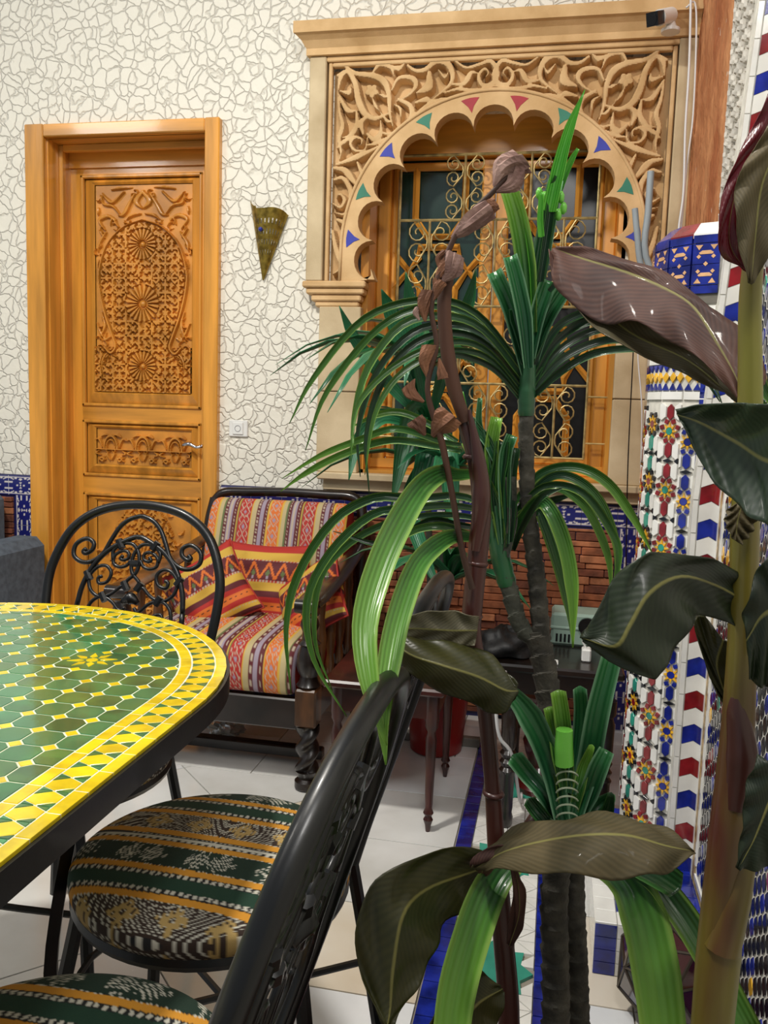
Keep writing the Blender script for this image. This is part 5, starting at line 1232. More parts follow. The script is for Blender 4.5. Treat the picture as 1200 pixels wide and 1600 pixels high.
CAN = leafmat('canna_leaf_dark', '15200f', '26331a', vein=150, rough=.45, trans=.18, coat=.1)
CANG = leafmat('canna_leaf_greygreen', '20301f', '3a4a34', vein=130, rough=.42, trans=.12)
CANB = leafmat('canna_leaf_bronze', '3a211c', '6b4638', vein=170, rough=.7, trans=.2, coat=.05)
CANO = leafmat('canna_leaf_olive', '2c3012', '48451f', vein=150, rough=.4, trans=.35)
CANR = leafmat('canna_leaf_crimson', '4a0c14', '7a1420', vein=170, rough=.3, trans=.35)
CANT = leafmat('canna_leaf_tan', '423c22', '6a5c3c', vein=150, rough=.68, trans=.25, coat=.05)
GST = mat('palm_green_stem', '245a34', .4, coat=.2, col2='173f24', vscale=20, stretch=(1, 1, .3))
CANP = leafmat('canna_leaf_pale', '4c4834', '7c755a', vein=140, rough=.6, trans=.2, coat=.05)
TRK = mat('palm_bark', '4a463c', .75, col2='26241e', vscale=40, bump=.7, bscale=120, dist=.003)
TRKG = mat('palm_bark_pale', '4c4d42', .8, col2='34352c', vscale=40, bump=.7, bscale=120, dist=.003)
STEMR = mat('canna_stem_red', '4a2018', .4, coat=.2, col2='2a1411', vscale=12, stretch=(1, 1, .25))
STEMG = mat('canna_stem_green', '7a7a26', .4, coat=.2, col2='4e2418', vscale=11, stretch=(1, 1, .22))
DRY = mat('dried_bract', '8a5c40', .8, col2='5a3828', vscale=25, bump=.5, bscale=90)
DRYP = mat('dried_petal', 'a5857a', .8, col2='6e5048', vscale=30, bump=.5, bscale=90)
DRS = mat('dried_stalk', '5a3420', .7, col2='2c1a10', vscale=10, stretch=(1, 1, .1), bump=.5, bscale=80)
SOIL = mat('potting_soil', '1d140d', .95, bump=1, bscale=70, dist=.01)
CLAY = mat('terracotta_pot', '9a5330', .8, var=.15, vscale=8)
def pl3(pts, yd):
    return np.array([at(p[0], p[1], p[2] if len(p) > 2 else yd) for p in pts])
def strap(pl, pts, w, m, yd=1.1, fold=.22, taper=(.75, 1, 1, .8, .12), name='leaf', roll=0, n=26, cut=False, curl=0):
    """long strap leaf: a folded ribbon with two faces; w = widest width in photo pixels"""
    P = spline(pl3(pts, yd), max(3, n//(len(pts)-1))); k = len(P); T = np.gradient(P, axis=0); T /= np.linalg.norm(T, axis=1)[:, None]
    V = P-EYE; dist = V@Yw*0+np.linalg.norm(V, axis=1); V /= dist[:, None]; S = np.cross(T, V); 
    for i in range(k):
        L_ = np.linalg.norm(S[i]); S[i] = S[i]/L_ if L_ > .25 else (S[i-1] if i else S[i]/(L_+1e-9))
    Nn = np.cross(S, T); wd = w*1.0/FPX*np.mean(dist)*np.interp(np.linspace(0, 1, k), np.linspace(0, 1, len(taper)), taper); 
    us = np.array([-1, -.62, -.25, 0, .25, .62, 1.]); prof = np.abs(us)**1.3*fold*1.0-fold*.5
    ca, sa = math.cos(roll), math.sin(roll); S2 = S*ca+Nn*sa; N2 = Nn*ca-S*sa
    G = np.zeros((k, 7, 3)); UV_ = np.zeros((k, 7, 2))
    for j, u in enumerate(us):
        G[:, j] = P+S2*(wd/2*u)[:, None]-N2*(wd/2*prof[j]*2*(1 if not curl else 1))[:, None]; UV_[:, j, 0] = u/2+.5; UV_[:, j, 1] = np.linspace(0, 1, k)
    th = np.minimum(.0010, wd*.12)[:, None, None]*np.array([.35, .8, 1, 1.2, 1, .8, .35])[None, :, None]; B_ = G+N2[:, None, :]*th
    mb = MB(); mb.grid(G, 0, UV_); mb.grid(B_, 0, UV_, flip=True)
    a_ = np.arange(k); 
    v = mb.n//2; mb.f += [(int(i*7), int((i+1)*7), int(v+(i+1)*7), int(v+i*7)) for i in range(k-1)]; mb.f += [(int(v+i*7+6), int(v+(i+1)*7+6), int((i+1)*7+6), int(i*7+6)) for i in range(k-1)]
    e = (k-1)*7; mb.f += [(int(e+j), int(v+e+j), int(v+e+j+1), int(e+j+1)) for j in range(6)]; mb.mi += [0]*(2*(k-1)+6)
    return mb.build(name, m, pl, smooth=True)
def broad(pl, rows, m, yd=.8, name='leaf', ripple=.003, n=30, nc=16, bulge=.12, seed=0):
    """broad leaf from cross rows (left edge, midrib, right edge), each (px, py[, depth])"""
    R_ = [pl3(r, yd) for r in rows]; A_ = [spline(np.array([r[i] for r in R_]), max(3, n//(len(rows)-1))) for i in range(3)]; k = len(A_[0])
    us = np.linspace(-1, 1, 2*nc+1); G = np.zeros((k, len(us), 3)); UV_ = np.zeros((k, len(us), 2)); t = np.linspace(0, 1, k); r_ = np.random.default_rng(seed); p1, p2 = r_.uniform(0, 6, 2)
    nrm = np.cross(A_[2]-A_[0], np.gradient(A_[1], axis=0)); nrm /= np.linalg.norm(nrm, axis=1)[:, None]+1e-9
    wd = np.linalg.norm(A_[2]-A_[0], axis=1)
    for j, u in enumerate(us):
        E_ = A_[2] if u > 0 else A_[0]; a = abs(u); G[:, j] = A_[1]*(1-a)+E_*a
        off = bulge*wd*.5*math.sin(a*PI)*.5+ripple*np.sin(t*23+p1+3*a*(1 if u > 0 else 2))*a+ripple*.10*np.sin(t*75-a*9)*np.sin(a*PI); G[:, j] += nrm*off[:, None]; UV_[:, j, 0] = u/2+.5; UV_[:, j, 1] = t
    mb = MB(); q = len(us); mb.grid(G, 0, UV_); 
    o_ = mb.build(name, m, pl, smooth=True); md = o_.modifiers.new('thickness', 'SOLIDIFY'); md.thickness = .0009; md.offset = 0; return o_
def stem(pl, pts, r, m, yd, name='stem', n=12, rings=None, sub=6, rim=0):
    P = pl3(pts, yd); P = spline(P, sub); k = len(P); rr = np.interp(np.linspace(0, 1, k), np.linspace(0, 1, len(r)), r) if not np.isscalar(r) else np.full(k, r)
    if rings: rr = rr*(1+rim*np.abs(np.sin(np.arange(k)*PI*rings/k)))
    mb = MB(); mb.tube(P, list(rr), n); return mb.build(name, m, pl, smooth='auto')
def bark(pl, pts, r0, r1, yd, m=TRK, nscale=16, name='trunk', plates=True):
    """woody stem with raised leaf-scar plates winding round it"""
    P = spline(pl3(pts, yd), 10); k = len(P); L_ = np.r_[0, np.cumsum(np.linalg.norm(np.diff(P, axis=0), axis=1))]; na = 18; N_ = 110; s = np.linspace(0, L_[-1], N_)
    Q = np.c_[[np.interp(s, L_, P[:, c]) for c in range(3)]].T; T = np.gradient(Q, axis=0); T /= np.linalg.norm(T, axis=1)[:, None]; A_ = np.cross(T, (0, 1, 0)); A_ /= np.linalg.norm(A_, axis=1)[:, None]; B_ = np.cross(T, A_)
    G = np.zeros((N_, na+1, 3)); rad = np.interp(s, [0, L_[-1]], [r0, r1]); pitch = .024
    for j in range(na+1):
        a = 2*PI*j/na; ph = (s/pitch+.28*np.abs(((a*2/PI) % 2)-1)+(.5 if int(a/PI) % 2 else 0)) % 1; rr = rad*(.88+.20*(ph)**1.6) if plates else rad*(1+.05*(ph > .85)); G[:, j] = Q+A_*(rr*math.cos(a))[:, None]+B_*(rr*math.sin(a))[:, None]
    mb = MB(); mb.grid(G); n_ = mb.n; mb.f += [tuple(range(na-1, -1, -1)), tuple((N_-1)*(na+1)+i for i in range(na))]; mb.mi += [0, 0]
    return mb.build(name, m, pl, smooth='auto')
# common planter, below the picture edge, that the three foreground plants grow in
plt_ = thing('planter', 'long terracotta planter holding the foreground palm and canna plants', 'planter', (.06, .93, 0))
v0 = MB().box((-.20, .60, 0), (.34, .62, .25), bev=.004); v0.build('side_wall', CLAY, plt_); MB().box((-.20, 1.13, 0), (.34, 1.15, .25), bev=.004).build('side_wall', CLAY, plt_)
MB().box((-.20, .62, 0), (-.18, 1.13, .25), bev=.004).build('end_wall', CLAY, plt_); MB().box((.32, .62, 0), (.34, 1.13, .25), bev=.004).build('end_wall', CLAY, plt_); MB().box((-.18, .62, .0), (.32, 1.13, .22)).build('soil', SOIL, plt_)
# ---------------------------------------------------------------- tall dragon palm
pa = thing('dragon_palm', 'tall many-stemmed palm with arching green strap leaves in the centre foreground', 'plant', (.012, 1.1, .245))
YA = 1.10
bark(pa, [(895, 1760, 1.10), (884, 1500), (872, 1280), (858, 1090)], .0175, .0165, YA)
bark(pa, [(858, 1100), (850, 1040), (838, 985)], .0165, .0155, YA)
bark(pa, [(846, 1000), (838, 900), (826, 800), (822, 700), (822, 645)], .0125, .0095, YA, nscale=8)
bark(pa, [(836, 1000), (812, 975), (790, 900)], .0118, .0115, YA, TRKG, name='side_branch')
stem(pa, [(822, 650), (823, 615), (826, 570)], [.0095, .0105, .0085], GST, YA, 'crown_base', rings=5, rim=.12)
stem(pa, [(793, 915), (780, 860), (770, 790)], [.0115, .012, .009], GST, YA+.0, 'crown_base', rings=6, rim=.12)
# crown one: arching leaves
for pts, w, m in [
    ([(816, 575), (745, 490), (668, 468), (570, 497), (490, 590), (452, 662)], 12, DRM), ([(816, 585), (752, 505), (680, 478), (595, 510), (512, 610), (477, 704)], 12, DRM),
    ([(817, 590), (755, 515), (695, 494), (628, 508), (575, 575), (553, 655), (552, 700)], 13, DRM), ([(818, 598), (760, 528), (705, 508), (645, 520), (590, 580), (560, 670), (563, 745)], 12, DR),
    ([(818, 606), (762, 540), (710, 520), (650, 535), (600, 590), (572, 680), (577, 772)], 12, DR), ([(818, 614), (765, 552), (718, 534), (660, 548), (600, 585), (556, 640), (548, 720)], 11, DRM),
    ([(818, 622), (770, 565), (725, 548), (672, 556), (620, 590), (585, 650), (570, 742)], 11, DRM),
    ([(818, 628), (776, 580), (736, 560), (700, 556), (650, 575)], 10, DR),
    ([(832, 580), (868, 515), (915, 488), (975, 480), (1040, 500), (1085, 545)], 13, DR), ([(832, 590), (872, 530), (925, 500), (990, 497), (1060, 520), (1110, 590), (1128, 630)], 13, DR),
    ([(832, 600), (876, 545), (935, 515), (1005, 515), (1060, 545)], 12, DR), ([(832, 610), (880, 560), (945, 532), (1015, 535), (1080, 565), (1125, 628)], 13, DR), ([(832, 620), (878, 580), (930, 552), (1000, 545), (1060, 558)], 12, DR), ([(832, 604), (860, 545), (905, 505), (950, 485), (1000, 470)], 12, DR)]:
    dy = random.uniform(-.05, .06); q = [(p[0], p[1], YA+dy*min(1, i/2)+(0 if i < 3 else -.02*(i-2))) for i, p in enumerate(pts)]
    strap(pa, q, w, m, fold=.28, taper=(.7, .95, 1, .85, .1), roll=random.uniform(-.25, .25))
# crown one: upright, some cut short
for pts, w, m, tp in [
    ([(822, 585), (806, 510), (793, 470), (772, 424)], 25, DRU, (.6, 1, 1, .95)), ([(826, 575), (820, 500), (808, 440), (797, 400)], 24, DRU, (.6, 1, 1, .9)), ([(828, 520), (822, 420), (810, 345), (793, 288)], 30, DRL, (.7, 1, .95, .85)),
    ([(826, 580), (830, 500), (838, 440), (846, 372)], 24, DRU, (.6, 1, 1, .9)), ([(830, 500), (846, 400), (858, 330), (868, 282)], 26, DRU, (.7, 1, 1, .85)), ([(858, 330), (872, 265), (890, 200), (914, 140)], 20, DRX, (1, .95, .7, .05)),
    ([(862, 330), (880, 280), (893, 250), (903, 232)], 11, DRX, (1, .9, .8, .4)), ([(828, 585), (848, 510), (880, 455), (924, 393)], 24, DRU, (.6, 1, 1, .95)), ([(828, 560), (838, 500), (850, 460), (858, 438)], 26, DRU, (.6, .9, 1, 1)),
    ([(844, 440), (856, 360), (864, 300), (872, 276)], 14, DR, (.8, 1, 1, .8)), ([(824, 570), (812, 520), (805, 500), (800, 482)], 16, DRU, (.7, 1, 1, .6)), ([(846, 300), (845, 320), (844, 345), (846, 370)][::-1], 9, DRX, (1, 1, .9, .8)), ([(835, 480), (832, 420), (826, 370), (822, 340)], 10, DRX, (1, 1, 1, .6)),
    ([(858, 455), (866, 445), (872, 430), (874, 420)], 8, DR, (1, 1, 1, .9))]:
    dy = random.uniform(-.02, .02); strap(pa, [(p[0], p[1], YA-.01+dy) for p in pts], w, m, fold=.45, taper=tp, name='upright_leaf', n=14)
for i, (x, y) in enumerate([(842, 312), (850, 318), (846, 330), (876, 318), (880, 335), (872, 345)]): MB().lathe([(.001, 0), (.004, .003), (.0042, .010), (.002, .014)], at(x, y, YA-.015), 8).build('bud', DRX, pa, smooth=True)
# crown two, lower left branch
for pts, w, m in [
    ([(765, 790), (715, 775), (650, 780), (585, 778), (520, 815), (465, 900), (447, 985), (455, 1085)], 15, DRM), ([(770, 800), (705, 790), (640, 795), (580, 805), (515, 865), (480, 940), (490, 1030), (542, 1120)], 14, DRM),
    ([(772, 815), (710, 805), (650, 808), (600, 820), (545, 850), (500, 905), (492, 1000), (520, 1080)], 12, DRM), ([(774, 830), (715, 820), (670, 815), (600, 850), (520, 830)], 12, DR),
    ([(778, 850), (730, 835), (690, 822), (640, 832), (600, 870)], 13, DRM),
    
    ([(720, 695), (690, 690), (620, 670), (560, 688), (500, 712), (440, 748)], 11, DRL), ([(720, 705), (680, 697), (610, 688), (540, 708), (480, 738), (438, 768)], 12, DRL), ([(715, 690), (680, 668), (630, 645), (590, 648), (548, 668)], 11, DRL),
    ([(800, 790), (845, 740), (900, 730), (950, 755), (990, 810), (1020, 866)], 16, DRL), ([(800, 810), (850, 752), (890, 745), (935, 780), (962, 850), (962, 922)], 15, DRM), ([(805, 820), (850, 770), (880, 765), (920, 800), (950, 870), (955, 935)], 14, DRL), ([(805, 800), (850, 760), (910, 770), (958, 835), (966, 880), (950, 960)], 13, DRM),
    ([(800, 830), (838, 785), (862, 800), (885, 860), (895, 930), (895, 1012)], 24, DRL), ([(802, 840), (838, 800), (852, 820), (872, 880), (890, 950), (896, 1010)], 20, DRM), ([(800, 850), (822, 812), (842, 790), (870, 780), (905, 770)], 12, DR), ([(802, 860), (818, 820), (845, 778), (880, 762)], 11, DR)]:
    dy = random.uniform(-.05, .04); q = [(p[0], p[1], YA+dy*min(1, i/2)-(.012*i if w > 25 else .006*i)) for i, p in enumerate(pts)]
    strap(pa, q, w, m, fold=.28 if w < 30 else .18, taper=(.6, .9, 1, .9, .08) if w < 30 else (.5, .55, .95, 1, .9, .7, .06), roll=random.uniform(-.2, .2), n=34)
for pts, w, m, tp in [
    ([(785, 850), (772, 770), (768, 700), (776, 652)], 22, DRL, (.6, 1, 1, .85)), ([(790, 850), (788, 760), (790, 710), (800, 680)], 20, DRU, (.6, 1, 1, .9)), ([(784, 855), (775, 790), (752, 740), (728, 690)], 18, DRM, (.6, 1, 1, .9)), ([(780, 840), (776, 760), (782, 720), (785, 690)], 24, DR, (.6, 1, 1, 1)),
    ([(760, 740), (742, 690), (728, 650), (722, 612)], 14, DRX, (.7, 1, .8, .3)), ([(765, 740), (755, 690), (748, 660), (750, 622)], 12, DRU, (.7, 1, .9, .6)), ([(775, 720), (762, 690), (745, 670), (735, 655)], 16, DRU, (.7, 1, 1, .8)), ([(795, 855), (800, 790), (800, 745), (806, 700)], 15, DR, (.7, 1, 1, .9)), ([(790, 870), (800, 820), (800, 790), (798, 745)], 16, TRKG, (.7, 1, 1, 1))]:
    strap(pa, [(p[0], p[1], YA-.01) for p in pts], w, m, fold=.4, taper=tp, name='upright_leaf', n=12)
# two broad bright leaves that swing forward over the chair back
strap(pa, [(748, 740, 1.08), (715, 742, 1.02), (690, 740, .96), (660, 760, .88), (625, 815, .80), (592, 890, .74), (570, 980, .69), (580, 1080, .66), (604, 1165, .65)], 42, DRL, fold=.2, taper=(.4, .6, .9, 1, .95, .7, .06), n=36)
strap(pa, [(760, 845, 1.08), (725, 838, 1.0), (695, 843, .92), (655, 880, .84), (624, 960, .76), (606, 1050, .70), (598, 1120, .67), (603, 1195, .66)], 36, DRL, fold=.2, taper=(.4, .6, .9, 1, .95, .6, .06), n=36)
# crown three, low in front
Y3 = .98
stem(pa, [(895, 1310), (890, 1265), (882, 1200)], [.016, .018, .011], GST, Y3, 'crown_base', rings=7, rim=.18)
bark(pa, [(868, 1800, .95), (868, 1560), (866, 1400), (880, 1300)], .0175, .0160, Y3-.02); bark(pa, [(905, 1800, 1.0), (902, 1560), (897, 1420), (894, 1300)], .0160, .0130, Y3+.02)
for pts, w, m, tp in [
    ([(880, 1290), (862, 1200), (828, 1120), (778, 1060)], 38, DRU, (.6, .9, 1, .35)), ([(876, 1290), (850, 1240), (825, 1210), (803, 1182)], 27, DRU, (.6, .9, 1, 1)), ([(895, 1290), (918, 1200), (935, 1110), (958, 1018)], 34, DRU, (.6, 1, 1, .85)),
    ([(888, 1240), (884, 1180), (878, 1120), (872, 1080)], 24, DRL, (.7, 1, 1, .95)), ([(892, 1240), (902, 1180), (908, 1120), (906, 1075)], 22, DRU, (.7, 1, 1, .9)), ([(880, 1230), (872, 1180), (866, 1140), (858, 1105)], 20, DRL, (.6, 1, 1, .9)),
    ([(898, 1290), (920, 1240), (935, 1200), (948, 1172)], 28, DRU, (.6, 1, 1, .8)), ([(900, 1300), (925, 1270), (942, 1255), (958, 1244)], 22, DRU, (.6, 1, 1, .7)), ([(870, 1300), (850, 1280), (835, 1262), (826, 1250)], 22, DR, (.6, 1, 1, .9)), ([(886, 1280), (880, 1230), (872, 1190), (866, 1165)], 22, DRM, (.7, 1, 1, .9)), ([(896, 1270), (905, 1230), (912, 1200), (925, 1165)], 18, DRL, (.7, 1, 1, .5)),
    ([(902, 1300), (930, 1290), (948, 1270), (955, 1240)], 20, DR, (.7, 1, 1, .5)), ([(874, 1305), (860, 1290), (848, 1285), (838, 1300)], 18, DRU, (.7, 1, 1, .6))]:
    strap(pa, [(p[0], p[1], Y3-.012+random.uniform(-.015, .01)) for p in pts], w, m, fold=.4, taper=tp, name='upright_leaf', n=14)
stem(pa, [(882, 1195, Y3-.03), (881, 1170, Y3-.03), (882, 1140, Y3-.03)], [.0105, .0105, .0095], DRX, Y3, 'green_heart')
for y in range(1205, 1290, 13): MB().tube([at(886+17*math.cos(t), y+9-9*math.sin(t), Y3-.026-.010*math.sin(t)) for t in np.linspace(.2, PI-.2, 10)], .0012, 5).build('leaf_scar', mat('scar_edge', '9aa58a', .7) if y == 1205 else bpy.data.materials['scar_edge'], pa)
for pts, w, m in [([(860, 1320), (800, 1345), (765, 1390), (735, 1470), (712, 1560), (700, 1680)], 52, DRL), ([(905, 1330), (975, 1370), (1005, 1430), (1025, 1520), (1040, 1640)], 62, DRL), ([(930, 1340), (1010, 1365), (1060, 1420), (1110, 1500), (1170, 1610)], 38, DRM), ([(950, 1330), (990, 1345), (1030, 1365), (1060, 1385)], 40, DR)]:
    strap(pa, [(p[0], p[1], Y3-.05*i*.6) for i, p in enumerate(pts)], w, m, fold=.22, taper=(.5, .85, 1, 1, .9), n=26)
# ---------------------------------------------------------------- left canna with dried flower stalk
ca = thing('canna_lily', 'bronze-stemmed canna with a dried brown flower stalk left of the palm', 'plant', (-.09, .98, .245)); YC = .98
stem(ca, [(785, 1800), (795, 1600), (785, 1450), (776, 1330), (768, 1210), (755, 1080), (738, 1000), (738, 950), (748, 850), (752, 790), (742, 720), (722, 650)], [.013, .0135, .0125, .011, .0095, .010, .0115, .012, .012, .011, .009, .008], STEMR, YC)
for x, y in ((771, 1240), (737, 962), (746, 880), (740, 715)): MB().tube([at(x-.5, y+4, YC), at(x, y, YC), at(x+.5, y-4, YC)], [.0115, .0135, .0115], 14).build('stem_node', STEMR, ca, smooth=True)
stem(ca, [(742, 860), (752, 780), (748, 720), (733, 640)], [.006, .011, .008, .002], STEMR, YC-.012, 'leaf_sheath')
stem(ca, [(727, 660), (708, 600), (697, 530), (694, 470), (700, 435)], [.007, .0085, .0080, .0080, .0068], DRS, YC-.004, 'dried_stalk')
stem(ca, [(738, 920), (722, 860), (706, 770), (690, 690), (668, 610), (682, 540), (674, 480), (690, 420), (722, 350), (770, 300), (805, 262)], [.0038, .0036, .0036, .004, .0032, .003, .003, .0034, .003, .003, .0028], DRS, YC-.02, 'flower_stalk')
FS_ = bpy.data.objects['flower_stalk']
def bract(pts, w, m, name='dried_bract', seed=0):
    r_ = np.random.default_rng(seed); P = pl3(pts, YC-.02); k = 10; Q = spline(P, max(2, k//(len(pts)-1))); k = len(Q); W_ = w/FPX*.95; A_ = 15; G = np.zeros((k, A_, 3)); S = MC[:, 0]; N_ = MC[:, 2]; t = np.linspace(0, 1, k)
    pr_ = .12+.88*np.sin(np.clip(t*1.05, 0, 1)*PI*.62)**1.2
    T_ = Q[-1]-Q[0]; T_ /= np.linalg.norm(T_); Sx = np.cross(T_, N_); Sx /= np.linalg.norm(Sx)
    for j in range(A_):
        a = 2*PI*j/(A_-1)*.82; rr = W_/2*pr_*(1+r_.uniform(-.38, .38)*t+.16*np.sin(t*7+j*2.1)); G[:, j] = Q+Sx*(rr*math.cos(a))[:, None]-N_*(rr*math.sin(a)*.7)[:, None]
    mb = MB(); mb.grid(G); o_ = mb.build(name, m, FS_, smooth=False); md = o_.modifiers.new('t', 'SOLIDIFY'); md.thickness = .0008
for i, (pts, w, m) in enumerate([([(772, 292), (785, 262), (815, 250)], 36, DRYP), ([(775, 300), (800, 290), (812, 262)], 24, DRYP), ([(706, 372), (730, 352), (765, 325)], 30, DRYP), ([(745, 340), (762, 325), (775, 318)], 20, DRY), ([(692, 440), (705, 425), (712, 398)], 26, DRYP), ([(680, 440), (690, 425), (702, 408)], 16, DRY), ([(688, 425), (684, 405), (695, 392)], 8, DRY), ([(664, 502), (662, 480), (672, 455)], 20, DRY), ([(676, 470), (684, 450), (690, 440)], 18, DRY), ([(668, 590), (664, 565), (672, 540)], 20, DRY), ([(662, 628), (642, 615), (638, 600)], 20, DRY), ([(676, 682), (688, 662), (705, 648)], 38, DRY), ([(664, 680), (655, 665), (648, 655)], 22, DRY), ([(686, 560), (690, 580), (692, 592)], 12, DRY), ([(655, 500), (650, 490), (655, 480)], 10, DRYP)]): bract(pts, w, m, seed=i)
broad(ca, [[(598, 990), (600, 986), (604, 980)], [(640, 1004), (645, 982), (645, 960)], [(700, 1014), (702, 985), (700, 954)], [(742, 1008), (746, 985), (748, 964)]], CANP, YC-.03, ripple=.004, bulge=.25, seed=3)
broad(ca, [[(600, 984, .93), (600, 990, .92), (603, 996, .92)], [(640, 995, .93), (640, 1022, .90), (636, 1048, .91)], [(690, 1002, .94), (692, 1040, .90), (684, 1078, .91)], [(745, 1012, .95), (748, 1058, .91), (742, 1102, .92)], [(785, 1040, .95), (788, 1078, .92), (782, 1116, .92)], [(806, 1070, .94), (810, 1080, .93), (808, 1090, .93)]], CANO, YC-.05, ripple=.005, bulge=.25, seed=5)
broad(ca, [[(780, 1345), (775, 1350), (770, 1352)], [(740, 1325, .93), (730, 1365, .93), (740, 1410, .93)], [(660, 1335, .88), (665, 1390, .88), (700, 1440, .90)], [(590, 1375, .84), (630, 1430, .84), (680, 1480, .87)], [(556, 1440, .82), (615, 1510, .82), (665, 1520, .85)], [(566, 1530, .81), (610, 1575, .81), (640, 1560, .83)], [(598, 1602, .80), (605, 1604, .80), (615, 1600, .81)]], CANO, YC, ripple=.004, bulge=.16, seed=1)
broad(ca, [[(738, 1352), (742, 1358), (748, 1362)], [(790, 1300, .92), (792, 1330, .89), (800, 1360, .86)], [(880, 1278, .90), (885, 1308, .86), (890, 1368, .82)], [(960, 1272, .90), (975, 1305, .85), (985, 1372, .82)], [(1040, 1296, .88), (1040, 1322, .85), (1045, 1362, .83)], [(1083, 1328, .86), (1084, 1330, .86), (1085, 1333, .86)]], CANT, YC-.08, ripple=.004, bulge=.2, seed=8)
broad(ca, [[(748, 1362), (752, 1366), (758, 1368)], [(735, 1345, .90), (760, 1352, .9), (790, 1345, .9)], [(790, 1320, .90), (800, 1350, .9), (815, 1375, .9)], [(800, 1400, .91), (812, 1420, .91), (820, 1440, .91)], [(790, 1470, .93), (796, 1478, .93), (800, 1480, .93)]], CANB, YC-.05, name='leaf_sheath', ripple=.003)
broad(ca, [[(780, 1540, .93), (785, 1545, .93), (790, 1550, .93)], [(735, 1510, .9), (745, 1570, .9), (775, 1620, .92)], [(690, 1560, .86), (710, 1620, .86), (750, 1690, .88)], [(650, 1640, .84), (680, 1680, .84), (700, 1720, .86)]], CANO, YC-.05, ripple=.003, seed=4)
stem(ca, [(800, 1330, .96), (840, 1275, 1.0), (856, 1255, 1.03)], [.007, .009, .003], STEMR, YC, 'young_shoot')
# ---------------------------------------------------------------- right canna close to the viewer
cb = thing('canna_lily', 'large dark-leaved canna close by at the right edge with crimson furled leaf', 'plant', (.145, .74, .245)); YD = .74
stem(cb, [(1100, 1750, .74), (1122, 1500), (1140, 1300), (1152, 1150), (1160, 1000), (1165, 800), (1172, 640), (1172, 480), (1178, 400)], [.017, .019, .017, .014, .012, .0115, .010, .009, .008], STEMG, YD)
stem(cb, [(1150, 1260), (1158, 1180), (1152, 1110), (1150, 1070)], [.012, .014, .009, .003], STEMR, YD-.006, 'leaf_sheath')
stem(cb, [(1128, 1480), (1150, 1400), (1165, 1350), (1182, 1335)], [.016, .013, .009, .005], STEMG, YD-.008, 'leaf_sheath')
broad(cb, [[(1160, 420), (1166, 425), (1174, 425)], [(1124, 390), (1140, 380), (1160, 370)], [(1128, 310), (1145, 320), (1165, 300)], [(1155, 240), (1165, 260), (1182, 250)], [(1188, 175), (1200, 200), (1215, 220)], [(1215, 110), (1225, 120), (1235, 140)]], CANR, YD-.01, ripple=.003, bulge=.4, seed=2)
broad(cb, [[(1168, 440), (1174, 445), (1180, 440)], [(1150, 350), (1180, 370), (1215, 370)], [(1152, 280), (1190, 290), (1240, 300)], [(1180, 230), (1215, 230), (1260, 240)], [(1215, 170), (1235, 180), (1270, 200)]], CANT, YD-.03, ripple=.004, bulge=.35, seed=12)
broad(cb, [[(1160, 632), (1165, 630), (1170, 622)], [(1118, 585, .76), (1150, 590, .75), (1195, 600, .74)], [(1060, 540, .80), (1120, 535, .78), (1185, 545, .76)], [(1010, 510, .84), (1085, 480, .82), (1140, 500, .80)], [(960, 505, .87), (1040, 450, .86), (1075, 452, .85)], [(910, 490, .90), (980, 425, .90), (1010, 412, .90)], [(866, 445, .92), (905, 402, .93), (930, 392, .93)], [(858, 392, .94), (866, 388, .94), (875, 386, .94)]], CANB, YD, ripple=.005, bulge=.2, seed=6)
broad(cb, [[(1150, 628, .78), (1155, 630, .78), (1160, 632, .78)], [(1085, 540, .84), (1078, 565, .84), (1072, 585, .84)], [(1010, 490, .88), (985, 520, .88), (962, 535, .87)], [(940, 430, .92), (915, 460, .92), (890, 470, .91)], [(880, 400, .94), (872, 410, .94), (866, 425, .94)]], CANT, YD, ripple=.004, bulge=.3, seed=16)
broad(cb, [[(1150, 665), (1160, 700), (1185, 760)][:0] or [(1262, 640, .60), (1262, 720, .62), (1262, 860, .60)], [(1200, 632, .62), (1200, 720, .64), (1203, 825, .62)], [(1150, 630, .64), (1150, 690, .66), (1165, 800, .64)], [(1095, 632, .66), (1095, 660, .67), (1110, 745, .66)], [(1056, 640, .67), (1058, 648, .67), (1066, 662, .67)]], CANG, .64, ripple=.003, bulge=.2, seed=7)
broad(cb, [[(1160, 900), (1165, 940), (1170, 990)], [(1120, 875, .71), (1120, 915, .72), (1130, 970, .73)], [(1060, 866, .68), (1065, 900, .68), (1085, 965, .70)], [(1005, 866, .66), (1015, 925, .65), (1065, 1005, .68)], [(960, 905, .66), (985, 975, .64), (1035, 1045, .66)], [(925, 970, .66), (960, 1010, .64), (1010, 1062, .65)], [(906, 992, .66), (908, 996, .66), (915, 1000, .66)]], CAN, YD, ripple=.004, bulge=.15, seed=9)
broad(cb, [[(1160, 960), (1166, 1000), (1170, 1060)], [(1190, 880), (1192, 960), (1195, 1075)], [(1225, 860), (1225, 950), (1230, 1060)], [(1280, 900), (1280, 940), (1280, 980)]], CAN, YD-.06, ripple=.004, seed=10)
broad(cb, [[(1100, 960), (1130, 1000), (1160, 1010)], [(1085, 975), (1120, 1040), (1160, 1065)], [(1110, 1060), (1135, 1090), (1158, 1095)], [(1135, 1110), (1145, 1115), (1155, 1118)]], CANO, YD+.02, ripple=.003, seed=13)
broad(cb, [[(1150, 1355), (1153, 1358), (1157, 1360)], [(1160, 1290), (1178, 1310), (1200, 1356)], [(1165, 1230), (1198, 1260), (1245, 1330)], [(1185, 1180), (1225, 1200), (1270, 1260)]], CAN, YD-.06, ripple=.003, seed=11)
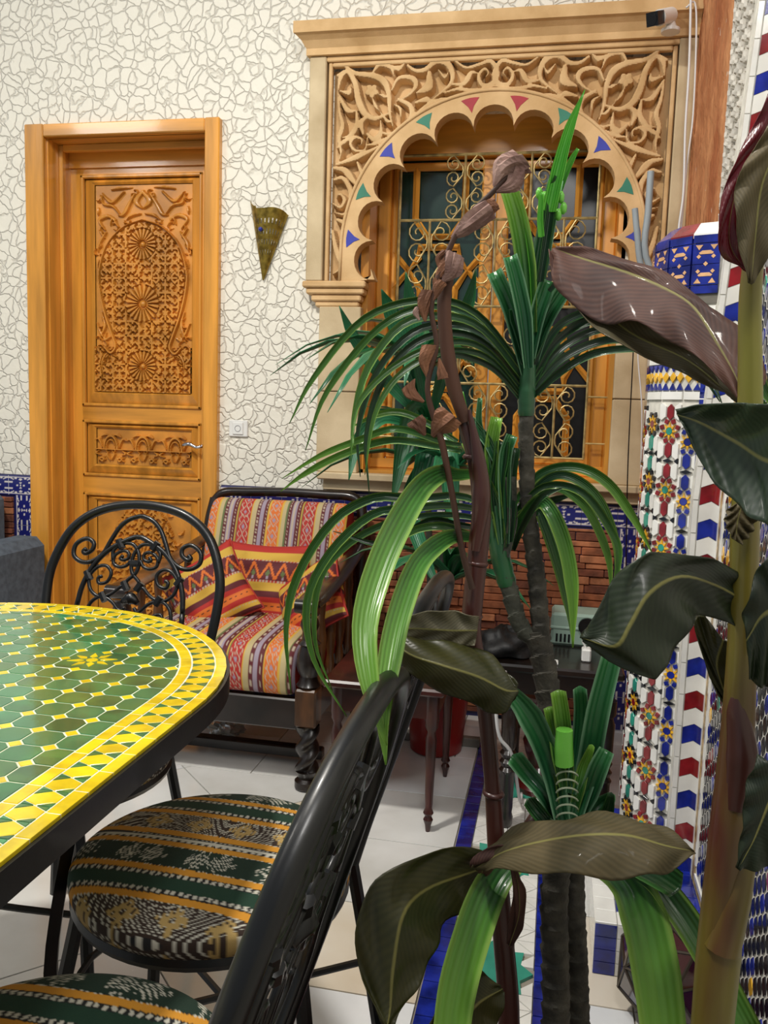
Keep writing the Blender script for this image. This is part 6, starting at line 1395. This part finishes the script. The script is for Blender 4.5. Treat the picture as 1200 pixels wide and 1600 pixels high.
broad(cb, [[(1145, 842), (1150, 845), (1158, 850)], [(1133, 815), (1152, 815), (1175, 830)], [(1140, 790), (1160, 785), (1185, 800)]], CANT, YD-.02, name='dried_bract', ripple=.006, seed=14)
# a few palm leaf tips passing behind the right canna
for pts, w in (([(1180, 560), (1195, 610), (1215, 640)], 14), ([(1172, 610), (1185, 625), (1200, 640)], 12)): strap(pa, [(p[0], p[1], .95) for p in pts], w, DRM, n=8)
# ---------------------------------------------------------------- potted plant on the side table behind
pb_ = thing('potted_dracaena', 'bushy green strap-leaved plant in a pale pot on the mahogany side table', 'plant', (-.345, 2.45, .424)); pc = np.array([-.345, 2.45, .424])
MB().lathe([(.055, 0), (.058, .004), (.072, .11), (.078, .114), (.078, .128), (.070, .128), (.066, .11), (.02, .105)], pc, 26).build('pot', mat('pale_green_pot', '8f9f88', .3, coat=.3), pb_, smooth='auto')
MB().lathe([(.066, .095), (.03, .108), (.001, .110)], pc, 20).build('soil', SOIL, pb_)
BG = [leafmat('indoor_leaf_a', '0f3f22', '1b5a30', edge='2c6c3c', trans=.15), leafmat('indoor_leaf_b', '1d5a38', '2f7a50', edge='3f8a5c', trans=.2)]
for k_, (h_, n_) in enumerate(((.26, 14), (.56, 18), (.86, 20))):
    top = pc+np.array([.03*math.sin(k_*2.2)-.035*k_+.06, .02*math.cos(k_*1.7), h_])
    MB().tube([pc+np.array([.01*k_-.01, 0, .09]), (pc+top)/2+np.array([.008, 0, .03]), top], [.011, .009, .008], 10, sub=6).build('cane', TRKG, pb_, smooth='auto')
    for i in range(n_):
        a = i*2.4+k_; ln_ = random.uniform(.30, .48)*(1.1 if k_ == 2 else .9); el = random.uniform(.5, 1.25)
        if math.sin(a) > .3: ln_ *= .75
        if math.cos(a) > .2: ln_ *= .75
        d_ = np.array([math.cos(a), math.sin(a), 0]); q = []
        for s_ in np.linspace(0, 1, 7): q.append(top+d_*ln_*(s_*math.cos(el)+.35*s_*s_*math.sin(el))+np.array([0, 0, ln_*(s_*math.sin(el)-.62*s_**2.4*math.cos(el)-.18*s_**3)-.01]))
        q = np.array(q); T = np.gradient(q, axis=0); T /= np.linalg.norm(T, axis=1)[:, None]; S = np.cross(T, (0, 0, 1)); S /= np.linalg.norm(S, axis=1)[:, None]+1e-9; N_ = np.cross(S, T); wd = random.uniform(.034, .058)*np.array([.4, .8, 1, .95, .75, .45, .03])
        G = np.stack([q+S*(wd/2*u)[:, None]+N_*(wd*.22*abs(u))[:, None] for u in (-1, -.5, 0, .5, 1)], 1); UV_ = np.stack(np.meshgrid(np.linspace(0, 1, 7), np.linspace(0, 1, 5), indexing='ij')[::-1], -1)
        mb = MB(); mb.grid(G, 0, UV_); o_ = mb.build('leaf', BG[(i+k_) % 2], pb_, smooth=True); md = o_.modifiers.new('t', 'SOLIDIFY'); md.thickness = .001; md.offset = 0

for pts, w in (([(668, 655), (640, 560), (612, 490), (596, 452)], 30), ([(668, 650), (655, 560), (642, 480), (634, 425)], 26), ([(672, 655), (700, 560), (730, 480), (744, 420)], 24), ([(665, 660), (600, 590), (555, 530), (530, 478)], 22), ([(668, 665), (655, 640), (635, 690), (612, 790)], 40), ([(675, 668), (665, 720), (640, 790)], 34), ([(660, 668), (600, 650), (560, 690), (545, 750)], 26), ([(680, 660), (700, 700), (705, 780), (712, 840)], 30), ([(670, 700), (640, 780), (660, 860), (690, 930)], 26)):
    strap(pb_, [(p[0], p[1], 2.42-.05*i) for i, p in enumerate(pts)], w, BG[w % 4 // 2], fold=.2, taper=(.4, .9, 1, .7, .06), n=16)
